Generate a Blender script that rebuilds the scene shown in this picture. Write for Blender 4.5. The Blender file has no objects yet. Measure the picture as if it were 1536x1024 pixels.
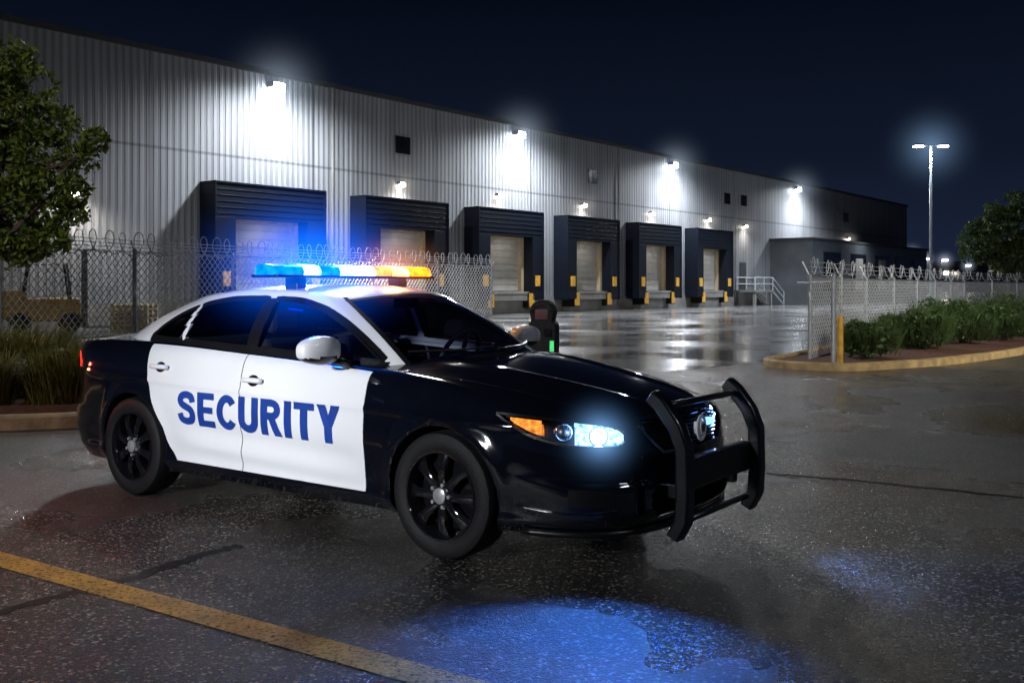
import bpy, bmesh, math, random
from mathutils import Vector, Matrix, noise
from mathutils.bvhtree import BVHTree
random.seed(7)
scene=bpy.context.scene
COL=scene.collection
CAMH=1.475
def gp(px,py):
    Y=1506*CAMH/(py-430.0); return ((px-768)*Y/1506.0, Y)
# ---------------------------------------------------------------- materials
def N(nt,t,**kw):
    n=nt.nodes.new(t)
    for k,v in kw.items(): setattr(n,k,v)
    return n
def mat(name,col,rough=.5,metal=0,emit=None,es=0,coat=0,var=.15,scale=8,bump=0,bscale=60,spec=.5,dirt=0):
    m=bpy.data.materials.new(name); m.use_nodes=True; nt=m.node_tree
    b=nt.nodes['Principled BSDF']; L=nt.links.new
    tc=N(nt,'ShaderNodeTexCoord')
    nz=N(nt,'ShaderNodeTexNoise'); nz.inputs['Scale'].default_value=scale; nz.inputs['Detail'].default_value=4
    L(tc.outputs['Object'],nz.inputs['Vector'])
    r=N(nt,'ShaderNodeMapRange'); r.inputs['From Min'].default_value=.3; r.inputs['From Max'].default_value=.7
    r.inputs['To Min'].default_value=1-var; r.inputs['To Max'].default_value=1+var
    L(nz.outputs['Fac'],r.inputs['Value'])
    mx=N(nt,'ShaderNodeVectorMath',operation='SCALE'); mx.inputs[0].default_value=col[:3]
    L(r.outputs['Result'],mx.inputs['Scale']); L(mx.outputs['Vector'],b.inputs['Base Color'])
    r2=N(nt,'ShaderNodeMapRange'); r2.inputs['To Min'].default_value=max(0.01,rough*.8); r2.inputs['To Max'].default_value=min(1,rough*1.2)
    L(nz.outputs['Fac'],r2.inputs['Value']); L(r2.outputs['Result'],b.inputs['Roughness'])
    b.inputs['Metallic'].default_value=metal
    b.inputs['Specular IOR Level'].default_value=spec
    b.inputs['Coat Weight'].default_value=coat; b.inputs['Coat Roughness'].default_value=.03
    if emit: b.inputs['Emission Color'].default_value=(*emit,1); b.inputs['Emission Strength'].default_value=es
    if bump:
        n2=N(nt,'ShaderNodeTexNoise'); n2.inputs['Scale'].default_value=bscale; n2.inputs['Detail'].default_value=3
        L(tc.outputs['Object'],n2.inputs['Vector'])
        bp=N(nt,'ShaderNodeBump'); bp.inputs['Strength'].default_value=bump; bp.inputs['Distance'].default_value=.02
        L(n2.outputs['Fac'],bp.inputs['Height']); L(bp.outputs['Normal'],b.inputs['Normal'])
    return m
def glassmat(name,tint,fac=.5,rough=.03):
    m=bpy.data.materials.new(name); m.use_nodes=True; nt=m.node_tree; nt.nodes.clear()
    o=N(nt,'ShaderNodeOutputMaterial'); t=N(nt,'ShaderNodeBsdfTransparent'); t.inputs[0].default_value=(*tint,1)
    g=N(nt,'ShaderNodeBsdfGlossy'); g.inputs['Roughness'].default_value=rough; g.inputs[0].default_value=(.9,.95,1,1)
    f=N(nt,'ShaderNodeFresnel'); f.inputs[0].default_value=1.5
    nz=N(nt,'ShaderNodeTexNoise'); nz.inputs['Scale'].default_value=3
    r=N(nt,'ShaderNodeMapRange'); r.inputs['To Min'].default_value=rough*.6; r.inputs['To Max'].default_value=rough*1.6
    nt.links.new(nz.outputs['Fac'],r.inputs['Value']); nt.links.new(r.outputs['Result'],g.inputs['Roughness'])
    mx=N(nt,'ShaderNodeMixShader'); L=nt.links.new
    L(f.outputs[0],mx.inputs[0]); L(t.outputs[0],mx.inputs[1]); L(g.outputs[0],mx.inputs[2]); L(mx.outputs[0],o.inputs[0])
    return m
def emitmat(name,col,s,lo=.6,hi=1.4,sc=25):
    m=bpy.data.materials.new(name); m.use_nodes=True; nt=m.node_tree
    b=nt.nodes['Principled BSDF']; b.inputs['Base Color'].default_value=(*[min(1,c) for c in col],1)
    b.inputs['Roughness'].default_value=.15
    b.inputs['Emission Color'].default_value=(*col,1)
    tc=N(nt,'ShaderNodeTexCoord')
    nz=N(nt,'ShaderNodeTexNoise'); nz.inputs['Scale'].default_value=sc; nt.links.new(tc.outputs['Object'],nz.inputs['Vector'])
    r=N(nt,'ShaderNodeMapRange'); r.inputs['From Min'].default_value=.3; r.inputs['From Max'].default_value=.7; r.inputs['To Min'].default_value=s*lo; r.inputs['To Max'].default_value=s*hi
    nt.links.new(nz.outputs['Fac'],r.inputs['Value']); nt.links.new(r.outputs['Result'],b.inputs['Emission Strength'])
    return m
def glowmat(name,col,k,p=4):  # emission fading outward: a glow painted into the volume, nothing scatters
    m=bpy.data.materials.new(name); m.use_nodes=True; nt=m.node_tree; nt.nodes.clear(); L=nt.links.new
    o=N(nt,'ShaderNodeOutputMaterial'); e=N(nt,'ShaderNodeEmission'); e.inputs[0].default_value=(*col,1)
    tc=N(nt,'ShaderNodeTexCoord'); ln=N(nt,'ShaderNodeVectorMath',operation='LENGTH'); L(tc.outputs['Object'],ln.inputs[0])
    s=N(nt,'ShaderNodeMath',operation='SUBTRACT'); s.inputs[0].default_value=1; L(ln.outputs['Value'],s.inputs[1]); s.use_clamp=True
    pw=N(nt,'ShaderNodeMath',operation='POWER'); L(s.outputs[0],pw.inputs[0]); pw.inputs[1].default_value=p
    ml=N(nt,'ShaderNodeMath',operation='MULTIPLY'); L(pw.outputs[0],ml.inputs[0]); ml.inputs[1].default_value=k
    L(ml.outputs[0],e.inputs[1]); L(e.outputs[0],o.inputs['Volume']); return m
M={}
M['black_paint']=mat('black_paint',(.0025,.0035,.007),.08,coat=1,var=.1,spec=.5)
M['white_paint']=mat('white_paint',(.74,.75,.77),.3,coat=.7,var=.03,scale=2)
M['blue_letter']=mat('blue_letter',(.010,.045,.27),.4)
M['rubber']=mat('rubber',(.006,.006,.007),.6,bump=.3,bscale=120,spec=.3)
M['trim']=mat('trim_black',(.006,.006,.007),.3)
M['rim']=mat('rim_black',(.006,.006,.008),.10,coat=1)
M['chrome']=mat('chrome',(.8,.82,.85),.1,metal=1,var=.05)
M['steel']=mat('steel',(.25,.25,.26),.4,metal=1)
M['dark']=mat('dark_interior',(.012,.012,.014),.7)
M['pushbar']=mat('pushbar_black',(.006,.007,.009),.30,bump=.1,bscale=300,coat=.4)
M['glass_front']=glassmat('windshield_glass',(.55,.57,.6))
M['glass_side']=glassmat('side_glass',(.34,.38,.44))
M['glass_clear']=glassmat('lamp_glass',(.95,.97,1),rough=.02)
M['blue_e']=emitmat('blue_lamp',(.0,.05,1.0),6,.5,1.8,14)
M['bluew_e']=emitmat('bright_blue_lamp',(.16,.50,1.0),10,.5,1.5,20)
M['strobe_e']=emitmat('strobe_lamp',(.12,.35,1.0),4)
M['white_e']=emitmat('white_lamp',(.9,.88,.9),7)
M['amber_e']=emitmat('amber_lamp',(1.0,.16,.005),4,.5,1.8,14)
M['amberw_e']=emitmat('bright_amber_lamp',(1.0,.45,.1),7,.5,1.5,20)
M['amber_weak']=emitmat('amber_indicator',(1.0,.30,.04),.7,.0,2.4,42)
M['hl_e']=emitmat('headlamp_bulb',(.6,.8,1.0),30)
M['hl_soft']=emitmat('headlamp_reflector',(.25,.5,1.0),2.4,.05,2.2,40)
M['red_e']=emitmat('red_lamp',(1.0,.025,.012),1.6,.2,1.8,18)
M['flood_e']=emitmat('flood_lamp',(.85,.93,1.0),60)
M['dock_e']=emitmat('dock_lamp',(1,.9,.75),25)
M['green_e']=emitmat('green_led',(.1,1,.3),.5)
M['galv']=mat('galvanised',(.36,.38,.4),.4,metal=.5,bump=.1)
M['wire']=mat('wire',(.62,.63,.66),.45,metal=.3)
M['yellow']=mat('yellow_paint',(.62,.33,.03),.5,var=.3,scale=6,bump=.2)
M['yellowdull']=mat('yellow_bumper',(.75,.4,.04),.6,var=.3)
M['forkm']=mat('dirty_yellow',(.28,.17,.03),.6,var=.4)
M['tan']=mat('tan_frame',(.42,.34,.22),.6)
M['doorpanel']=mat('door_panel',(.38,.365,.34),.5,var=.12,scale=1.5)
M['shelter']=mat('dock_shelter',(.004,.007,.015),.5,var=.2,bump=.2,bscale=5,spec=.25)
M['concrete']=mat('concrete',(.22,.215,.2),.7,var=.25,scale=1.2,bump=.3,bscale=20)
M['annexm']=mat('annex_metal',(.10,.11,.125),.35,var=.2,scale=.8)
M['coping']=mat('coping',(.05,.055,.06),.5)
M['darkglass']=mat('dark_window',(.01,.012,.015),.15)
M['bark']=mat('bark',(.07,.05,.035),.9,bump=.8,bscale=25)
M['mulch']=mat('mulch',(.10,.038,.02),.95,var=.6,scale=14,bump=1,bscale=40)
M['kerbp']=mat('kerb_paint',(.42,.29,.13),.7,var=.35,scale=5,bump=.4,bscale=30)
M['kerbc']=mat('kerb_concrete',(.42,.30,.18),.7,var=.35,scale=5,bump=.4,bscale=30)
M['tar']=mat('tar_seal',(.004,.004,.004),.6,var=.3,scale=20,bump=.5,bscale=70,spec=.2)
def leafmat(name,c1,c2):
    m=bpy.data.materials.new(name); m.use_nodes=True; nt=m.node_tree; b=nt.nodes['Principled BSDF']
    g=N(nt,'ShaderNodeNewGeometry'); r=N(nt,'ShaderNodeValToRGB')
    r.color_ramp.elements[0].color=(*c1,1); r.color_ramp.elements[1].color=(*c2,1)
    nt.links.new(g.outputs['Random Per Island'],r.inputs[0]); nt.links.new(r.outputs[0],b.inputs['Base Color'])
    b.inputs['Roughness'].default_value=.5
    tr=N(nt,'ShaderNodeBsdfTranslucent'); nt.links.new(r.outputs[0],tr.inputs[0])
    mx=N(nt,'ShaderNodeMixShader'); mx.inputs[0].default_value=.3
    o=nt.nodes['Material Output']
    nt.links.new(b.outputs[0],mx.inputs[1]); nt.links.new(tr.outputs[0],mx.inputs[2]); nt.links.new(mx.outputs[0],o.inputs[0])
    return m
M['leaf']=leafmat('leaf',(.03,.06,.008),(.15,.20,.02))
M['leaf2']=leafmat('leaf_dark',(.03,.055,.018),(.10,.16,.045))
M['grassm']=leafmat('grass_blade',(.05,.07,.015),(.24,.20,.05))

def asphalt(name,c1,c2,r1,r2,wet=.5,cracks=True,gs=75,bd=.012,spec=.5,midb=.25,fine=True,mm=(1.6,-.65),pwr=3):
    m=bpy.data.materials.new(name); m.use_nodes=True; nt=m.node_tree; L=nt.links.new
    b=nt.nodes['Principled BSDF']; tc=N(nt,'ShaderNodeTexCoord')
    b.inputs['Specular IOR Level'].default_value=spec
    def nz(s,d=4,dist=0,rough=.5):
        n=N(nt,'ShaderNodeTexNoise'); n.inputs['Scale'].default_value=s; n.inputs['Detail'].default_value=d
        n.inputs['Distortion'].default_value=dist; n.inputs['Roughness'].default_value=rough
        L(tc.outputs['Object'],n.inputs['Vector']); return n
    big=nz(.35,4,.6); mid=nz(2.2,5,0,.7)
    vor=N(nt,'ShaderNodeTexVoronoi'); vor.inputs['Scale'].default_value=gs; L(tc.outputs['Object'],vor.inputs['Vector'])
    sep=N(nt,'ShaderNodeSeparateColor'); L(vor.outputs['Color'],sep.inputs[0])
    mx=N(nt,'ShaderNodeMix',data_type='RGBA'); mx.inputs[6].default_value=(*c1,1); mx.inputs[7].default_value=(*c2,1)
    a=N(nt,'ShaderNodeMath',operation='MULTIPLY_ADD'); L(mid.outputs['Fac'],a.inputs[0]); a.inputs[1].default_value=mm[0]; a.inputs[2].default_value=mm[1]; a.use_clamp=True
    pw=N(nt,'ShaderNodeMath',operation='POWER'); L(sep.outputs[0],pw.inputs[0]); pw.inputs[1].default_value=pwr
    a2=N(nt,'ShaderNodeMath',operation='MULTIPLY_ADD'); L(pw.outputs[0],a2.inputs[0]); a2.inputs[1].default_value=1.0; L(a.outputs[0],a2.inputs[2]); a2.use_clamp=True
    L(a2.outputs[0],mx.inputs[0])
    col=mx.outputs[2]
    if cracks:
        dn=nz(1.2,4); vm=N(nt,'ShaderNodeVectorMath',operation='MULTIPLY_ADD'); L(dn.outputs['Color'],vm.inputs[0]); vm.inputs[1].default_value=(1.1,1.1,0); L(tc.outputs['Object'],vm.inputs[2])
        cv=N(nt,'ShaderNodeTexVoronoi',feature='DISTANCE_TO_EDGE'); cv.inputs['Scale'].default_value=.16; L(vm.outputs[0],cv.inputs['Vector'])
        cr=N(nt,'ShaderNodeMapRange'); cr.inputs['From Min'].default_value=0.0; cr.inputs['From Max'].default_value=.005; cr.inputs['To Min'].default_value=.45; cr.inputs['To Max'].default_value=1
        L(cv.outputs['Distance'],cr.inputs['Value'])
        sc=N(nt,'ShaderNodeVectorMath',operation='SCALE'); L(col,sc.inputs[0]); L(cr.outputs[0],sc.inputs['Scale']); col=sc.outputs[0]
    L(col,b.inputs['Base Color'])
    rr=N(nt,'ShaderNodeMapRange'); rr.inputs['From Min'].default_value=.36; rr.inputs['From Max'].default_value=.64
    rr.inputs['To Min'].default_value=r1; rr.inputs['To Max'].default_value=r2
    L(big.outputs['Fac'],rr.inputs['Value']); L(rr.outputs[0],b.inputs['Roughness'])
    bs=N(nt,'ShaderNodeMapRange'); bs.inputs['From Min'].default_value=.36; bs.inputs['From Max'].default_value=.64; bs.inputs['To Min'].default_value=wet*.5; bs.inputs['To Max'].default_value=wet
    L(big.outputs['Fac'],bs.inputs['Value'])
    bp=N(nt,'ShaderNodeBump'); bp.inputs['Distance'].default_value=bd; L(bs.outputs[0],bp.inputs['Strength'])
    if fine:
        fn=nz(190,1); ad=N(nt,'ShaderNodeMath',operation='MULTIPLY_ADD'); L(sep.outputs[1],ad.inputs[0]); ad.inputs[1].default_value=.35; L(fn.outputs['Fac'],ad.inputs[2])
        ad2=N(nt,'ShaderNodeMath',operation='MULTIPLY_ADD'); L(vor.outputs['Distance'],ad2.inputs[0]); ad2.inputs[1].default_value=-.7; L(ad.outputs[0],ad2.inputs[2]); L(ad2.outputs[0],bp.inputs['Height'])
    else: L(vor.outputs['Distance'],bp.inputs['Height'])
    bp2=N(nt,'ShaderNodeBump'); bp2.inputs['Distance'].default_value=.03; bp2.inputs['Strength'].default_value=midb; L(mid.outputs['Fac'],bp2.inputs['Height']); L(bp.outputs[0],bp2.inputs['Normal'])
    L(bp2.outputs[0],b.inputs['Normal'])
    return m
M['asphalt']=asphalt('asphalt',(.005,.005,.005),(.32,.29,.25),.14,.36,1.0,spec=.8,gs=80,bd=.011,midb=.10,mm=(.35,-.13),pwr=9)
M['apron']=asphalt('wet_concrete',(.10,.10,.102),(.24,.24,.24),.08,.26,.08,bd=.004,spec=.9,midb=.08,fine=False)
def wallmat():
    m=bpy.data.materials.new('corrugated_metal'); m.use_nodes=True; nt=m.node_tree; L=nt.links.new
    b=nt.nodes['Principled BSDF']; tc=N(nt,'ShaderNodeTexCoord'); sx=N(nt,'ShaderNodeSeparateXYZ'); L(tc.outputs['Object'],sx.inputs[0])
    ml=N(nt,'ShaderNodeMath',operation='MULTIPLY'); L(sx.outputs['X'],ml.inputs[0]); ml.inputs[1].default_value=2*math.pi/.30
    sn=N(nt,'ShaderNodeMath',operation='SINE'); L(ml.outputs[0],sn.inputs[0])
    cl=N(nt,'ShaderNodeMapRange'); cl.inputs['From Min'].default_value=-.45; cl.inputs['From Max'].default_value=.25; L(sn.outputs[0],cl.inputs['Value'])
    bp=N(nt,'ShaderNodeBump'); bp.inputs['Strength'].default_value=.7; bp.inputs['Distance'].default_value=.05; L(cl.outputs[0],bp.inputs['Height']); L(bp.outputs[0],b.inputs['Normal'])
    md=N(nt,'ShaderNodeMath',operation='PINGPONG'); L(sx.outputs['X'],md.inputs[0]); md.inputs[1].default_value=4.06
    sm=N(nt,'ShaderNodeMapRange'); sm.inputs['From Min'].default_value=.03; sm.inputs['From Max'].default_value=.08; sm.inputs['To Min'].default_value=.45; L(md.outputs[0],sm.inputs['Value'])
    zz=N(nt,'ShaderNodeMath',operation='SUBTRACT'); L(sx.outputs['Z'],zz.inputs[0]); zz.inputs[1].default_value=6.85
    ab=N(nt,'ShaderNodeMath',operation='ABSOLUTE'); L(zz.outputs[0],ab.inputs[0])
    s2=N(nt,'ShaderNodeMapRange'); s2.inputs['From Min'].default_value=.03; s2.inputs['From Max'].default_value=.08; s2.inputs['To Min'].default_value=.5; L(ab.outputs[0],s2.inputs['Value'])
    mp=N(nt,'ShaderNodeMapping'); mp.inputs['Scale'].default_value=(1.3,1,.12); L(tc.outputs['Object'],mp.inputs[0])
    st=N(nt,'ShaderNodeTexNoise'); st.inputs['Scale'].default_value=1; st.inputs['Detail'].default_value=6; L(mp.outputs[0],st.inputs['Vector'])
    sr=N(nt,'ShaderNodeMapRange'); sr.inputs['From Min'].default_value=.3; sr.inputs['From Max'].default_value=.7; sr.inputs['To Min'].default_value=.72; sr.inputs['To Max'].default_value=1.08; L(st.outputs['Fac'],sr.inputs['Value'])
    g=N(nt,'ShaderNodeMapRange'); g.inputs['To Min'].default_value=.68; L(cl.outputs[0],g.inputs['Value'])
    cur=None
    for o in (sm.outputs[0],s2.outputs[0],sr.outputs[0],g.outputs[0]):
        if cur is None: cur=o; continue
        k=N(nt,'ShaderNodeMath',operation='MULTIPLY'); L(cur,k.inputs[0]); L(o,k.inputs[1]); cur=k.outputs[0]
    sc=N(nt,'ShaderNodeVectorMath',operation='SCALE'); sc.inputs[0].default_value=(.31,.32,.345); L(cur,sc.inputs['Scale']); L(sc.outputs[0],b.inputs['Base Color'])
    b.inputs['Roughness'].default_value=.5
    return m
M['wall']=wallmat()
# ---------------------------------------------------------------- mesh builder
class MB:
    def __init__(s): s.v=[]; s.f=[]; s.m=[]
    def add(s,vs,fs,mi=0):
        o=len(s.v); s.v+= [tuple(v) for v in vs]; s.f+=[tuple(i+o for i in f) for f in fs]; s.m+=[mi]*len(fs)
    def box(s,x0,x1,y0,y1,z0,z1,mi=0,M=None):
        vs=[Vector((x,y,z)) for x in (x0,x1) for y in (y0,y1) for z in (z0,z1)]
        if M: vs=[M@v for v in vs]
        s.add(vs,[(0,1,3,2),(4,6,7,5),(0,4,5,1),(2,3,7,6),(0,2,6,4),(1,5,7,3)],mi)
    def tube(s,pts,r,n=6,closed=False,mi=0,caps=True):
        pts=[Vector(p) for p in pts]; L=len(pts)
        rs=r if isinstance(r,(list,tuple)) else [r]*L
        vs=[]; up=None
        for i,p in enumerate(pts):
            a=pts[(i-1)%L] if (closed or i>0) else p; b=pts[(i+1)%L] if (closed or i<L-1) else p
            t=(b-a).normalized()
            if up is None:
                up=Vector((0,0,1)) if abs(t.z)<.9 else Vector((1,0,0))
            u=(up-t*up.dot(t))
            if u.length<1e-5: u=t.orthogonal()
            u.normalize(); up=u; w=t.cross(u)
            for k in range(n):
                an=2*math.pi*k/n+math.pi/n; vs.append(p+(u*math.cos(an)+w*math.sin(an))*rs[i])
        fs=[]
        for i in range(L if closed else L-1):
            j=(i+1)%L
            for k in range(n): fs.append((i*n+k,i*n+(k+1)%n,j*n+(k+1)%n,j*n+k))
        if caps and not closed: fs.append(tuple(range(n))[::-1]); fs.append(tuple((L-1)*n+k for k in range(n)))
        s.add(vs,fs,mi)
    def lathe(s,prof,n=48,axis='y',c=(0,0,0),mi=0,close=False):
        vs=[]
        for (a,r) in prof:
            for k in range(n):
                t=2*math.pi*k/n
                if axis=='y': vs.append((c[0]+r*math.cos(t),c[1]+a,c[2]+r*math.sin(t)))
                elif axis=='z': vs.append((c[0]+r*math.cos(t),c[1]+r*math.sin(t),c[2]+a))
                else: vs.append((c[0]+a,c[1]+r*math.cos(t),c[2]+r*math.sin(t)))
        fs=[]; P=len(prof)
        for i in range(P if close else P-1):
            j=(i+1)%P
            for k in range(n): fs.append((i*n+k,i*n+(k+1)%n,j*n+(k+1)%n,j*n+k))
        s.add(vs,fs,mi)
    def grid(s,rows,mi=0):
        nr=len(rows); nc=len(rows[0]); vs=[p for r in rows for p in r]
        s.add(vs,[(i*nc+j,i*nc+j+1,(i+1)*nc+j+1,(i+1)*nc+j) for i in range(nr-1) for j in range(nc-1)],mi)
    def obj(s,name,mats,parent=None,smooth=False,bevel=0,merge=0,loc=None,recalc=True,sharp=None):
        me=bpy.data.meshes.new(name); me.from_pydata(s.v,[],s.f); 
        if not isinstance(mats,(list,tuple)): mats=[mats]
        for m in mats: me.materials.append(m)
        for p,mi in zip(me.polygons,s.m): p.material_index=mi
        if merge or recalc:
            bm=bmesh.new(); bm.from_mesh(me)
            if merge: bmesh.ops.remove_doubles(bm,verts=bm.verts,dist=merge)
            if recalc: bmesh.ops.recalc_face_normals(bm,faces=bm.faces)
            bm.to_mesh(me); bm.free()
        for p in me.polygons: p.use_smooth=smooth
        if sharp is not None:
            for p in me.polygons: p.use_smooth=True
            me.set_sharp_from_angle(angle=math.radians(sharp))
        me.update()
        o=bpy.data.objects.new(name,me); COL.objects.link(o)
        if parent: o.parent=parent
        if loc: o.location=loc
        if bevel:
            b=o.modifiers.new('bevel','BEVEL'); b.width=bevel; b.segments=2; b.limit_method='ANGLE'
        return o
def bx(name,m,parent,bevel,*a):
    b=MB(); b.box(*a); return b.obj(name,m,parent,bevel=bevel)
def empty(name,loc=(0,0,0),rz=0,label=None,cat=None,group=None,parent=None):
    e=bpy.data.objects.new(name,None); COL.objects.link(e); e.location=loc; e.rotation_euler=(0,0,rz); e.empty_display_size=.3
    if parent: e.parent=parent
    tag(e,label,cat,group); return e
def tag(o,label=None,cat=None,group=None,kind=None):
    if label: o['label']=label
    if cat: o['category']=cat
    if group: o['group']=group
    if kind: o['kind']=kind
    return o
def dup(o,parent=None):
    n=o.copy(); COL.objects.link(n)
    if parent: n.parent=parent
    for c in o.children: dup(c,n)
    return n
def add_glow(parent,loc,R,m):  # glowing sphere added around a lamp to imitate lit haze
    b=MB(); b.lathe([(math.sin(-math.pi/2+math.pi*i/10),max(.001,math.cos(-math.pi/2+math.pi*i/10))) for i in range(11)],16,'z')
    o=b.obj('painted_glow',m,parent,merge=.01); o.location=loc; o.scale=R if isinstance(R,tuple) else (R,R,R); return o
def light(kind,name,loc,energy,color,parent=None,target=None,size=.1,angle=90,blend=.5,sizey=None,spread=None):
    l=bpy.data.lights.new(name,kind); l.energy=energy; l.color=color
    if kind in('POINT','SPOT'): l.shadow_soft_size=size
    if kind=='SPOT': l.spot_size=math.radians(angle); l.spot_blend=blend
    if kind=='AREA':
        l.size=size
        if sizey: l.shape='RECTANGLE'; l.size_y=sizey
        if spread: l.spread=math.radians(spread)
    o=bpy.data.objects.new(name,l); COL.objects.link(o)
    if parent: o.parent=parent
    o.location=loc
    if target is not None: o.rotation_euler=(Vector(target)-Vector(loc)).to_track_quat('-Z','Y').to_euler()
    return o
def pchip(pts):
    xs=[p[0] for p in pts]; ys=[p[1] for p in pts]; n=len(xs)
    d=[(ys[i+1]-ys[i])/(xs[i+1]-xs[i]) for i in range(n-1)]
    m=[d[0]]+[0 if d[i-1]*d[i]<=0 else 2*d[i-1]*d[i]/(d[i-1]+d[i]) for i in range(1,n-1)]+[d[-1]]
    def f(x):
        if x<=xs[0]: return ys[0]
        if x>=xs[-1]: return ys[-1]
        i=0
        while x>xs[i+1]: i+=1
        h=xs[i+1]-xs[i]; t=(x-xs[i])/h
        return (2*t**3-3*t*t+1)*ys[i]+(t**3-2*t*t+t)*h*m[i]+(-2*t**3+3*t*t)*ys[i+1]+(t**3-t*t)*h*m[i+1]
    return f
def crom(P,t,sym=1):
    n=len(P); i=min(int(t),n-2); f=t-i
    def g(k):
        if k<0: q=P[-k]; return Vector((q[0],-q[1],*q[2:]))
        if k>n-1: q=P[2*(n-1)-k]; return Vector((q[0],-q[1],*q[2:]))
        return Vector(P[k])
    a,b,c,d=g(i-1),g(i),g(i+1),g(i+2)
    return .5*((2*b)+(c-a)*f+(2*a-5*b+4*c-d)*f*f+(3*b-a-3*c+d)*f**3)
def sstep(a,b,x):
    t=max(0,min(1,(x-a)/(b-a))); return t*t*(3-2*t)
def smoothpath(k,n=8):
    P=[tuple(p) for p in k]; out=[]
    for i in range(len(P)-1):
        for j in range(n):
            f=j/n; a_=Vector(P[max(0,i-1)]);b_=Vector(P[i]);c_=Vector(P[i+1]);d_=Vector(P[min(len(P)-1,i+2)])
            out.append(.5*((2*b_)+(c_-a_)*f+(2*a_-5*b_+4*c_-d_)*f*f+(3*b_-a_-3*c_+d_)*f**3))
    out.append(Vector(P[-1])); return out
# ================================================================ CAR
CARROT=math.atan2(-.592,.806)
car=empty('security_car',(-.996,7.03,0),CARROT,'black and white security sedan with lit roof light bar','car')
plan=[(-2.53,0),(-2.525,.35),(-2.49,.6),(-2.39,.78),(-2.18,.875),(-1.9,.915),(-1.435,.93),(-.9,.93),(0,.93),(.9,.93),(1.435,.94),(1.8,.92),(2.05,.87),(2.25,.79),(2.39,.655),(2.475,.46),(2.515,.23),(2.525,0)]
dense=[crom(plan,(len(plan)-1)*i/3000) for i in range(3001)]
acc=[0]
for i in range(3000): acc.append(acc[-1]+(dense[i+1]-dense[i]).length)
NC=330; cols=[]; k=0
for i in range(NC+1):
    s=acc[-1]*i/NC
    while k<2999 and acc[k+1]<s: k+=1
    f=(s-acc[k])/(acc[k+1]-acc[k]) if acc[k+1]>acc[k] else 0
    p=dense[k].lerp(dense[k+1],min(1,f)); t=(dense[min(3000,k+8)]-dense[max(0,k-8)])
    if i==0: t=Vector((0,1))
    if i==NC: t=Vector((0,-1))
    t=Vector((t[0],t[1])).normalized(); cols.append((p[0],max(0,p[1]),-t[1],t[0]))
zs=pchip([(-2.53,1.01),(-2.2,1.065),(-1.9,1.08),(-1.3,1.085),(-.24,1.05),(.86,.995),(1.2,.97),(1.435,.945),(1.8,.885),(2.1,.825),(2.3,.795),(2.42,.79),(2.5,.80)])
zc=pchip([(-2.53,1.05),(-2.4,1.10),(-2.0,1.125),(-1.2,1.1),(1.0,1.065),(1.3,1.04),(1.8,.965),(2.1,.91),(2.3,.865),(2.42,.83),(2.5,.805)])
pside=pchip([(0,.075),(.1,.025),(.16,.034),(.35,.014),(.56,0),(.76,.008),(.9,.032),(.96,.055),(1,.09)])
pfront=pchip([(0,.10),(.08,.03),(.2,0),(.36,.0),(.43,.004),(.47,.022),(.7,.034),(.88,.055),(.95,.08),(1,.115)])
prear=pchip([(0,.08),(.15,.02),(.3,0),(.45,.0),(.5,.022),(.62,.035),(.75,.04),(.93,.03),(1,.05)])
WX=(-1.435,1.435); WZ=.345; WR=.38
def bodyside(c,h):
    x,w,nx,nw=c; wf=sstep(1.75,2.35,x); wr=sstep(-2.0,-2.45,x)
    ins=pside(h)*(1-wf-wr)+pfront(h)*wf+prear(h)*wr
    zb=.2; z=zb+(zs(x)-zb)*h
    side=1-wf-wr
    for wx in WX:
        r=math.hypot(x-wx,z-WZ); ins-=.02*math.exp(-((r-.40)/.055)**2)*max(0,side)
    zl=.80+.05*(-x)/2.0
    ins-=.010*math.exp(-((z-zl)/.018)**2)*side
    mid=sstep(-1.0,-.6,x)*sstep(.95,.6,x)
    zl2=.40-.03*x
    ins-=.014*math.exp(-((z-zl2)/.05)**2)*mid
    ins+=.014*math.exp(-((z-zl2-.10)/.06)**2)*mid
    return Vector((x-nx*ins,max(0,w-nw*ins),z))
NS=48; NT=26
def bodytop(c,q):
    s=bodyside(c,1); w=s[1]*(1-q); z=s[2]+(zc(s[0])-s[2])*(1-(1-q)**2.3)
    x=s[0]
    if x>1.0:
        rw=.28+.26*(2.4-x)/1.4
        z+=.014*math.exp(-((w-rw)/.045)**2)*sstep(1.0,1.3,x)*sstep(2.42,2.2,x)
    return Vector((x,w,z))
def buildrows(sg):
    rows=[]
    r0=[]
    for c in cols:
        p=bodyside(c,0); r0.append((p[0]-c[2]*.12,sg*max(0,p[1]-c[3]*.12),.19))
    rows.append(r0)
    for i in range(NS+1): rows.append([(lambda p:(p[0],sg*p[1],p[2]))(bodyside(c,i/NS)) for c in cols])
    for i in range(1,NT+1): rows.append([(lambda p:(p[0],sg*p[1],p[2]))(bodytop(c,i/NT)) for c in cols])
    return rows
full=MB()
for sg in (-1,1): full.grid(buildrows(sg))
bvh=BVHTree.FromPolygons([Vector(v) for v in full.v],full.f)
def cast(bv,o,d):
    o=Vector(o); d=Vector(d).normalized(); l,n,i,ds=bv.ray_cast(o,d)
    if l is None:
        l,n,i,ds=bv.find_nearest(o+d*1.0)
    return l
hl_top=pchip([(0,.818),(.33,.79),(.55,.765),(.63,.74),(.67,.70)]); hl_bot=pchip([(0,.808),(.05,.775),(.2,.70),(.43,.66),(.62,.655),(.67,.685)])
def hl_map(sg):
    def f(a,z,off):
        out=Vector((.6,sg*.8,0)); o=Vector((1.8+.8*a,sg*(.9-.6*a),z))+out*.8
        return cast(bvh,o,-out)+out*off
    return f
def side_map(bv,sg):
    return lambda x,z,off: cast(bv,(x,sg*1.6,z),(0,-sg,0))+Vector((0,sg*off,0))
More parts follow.
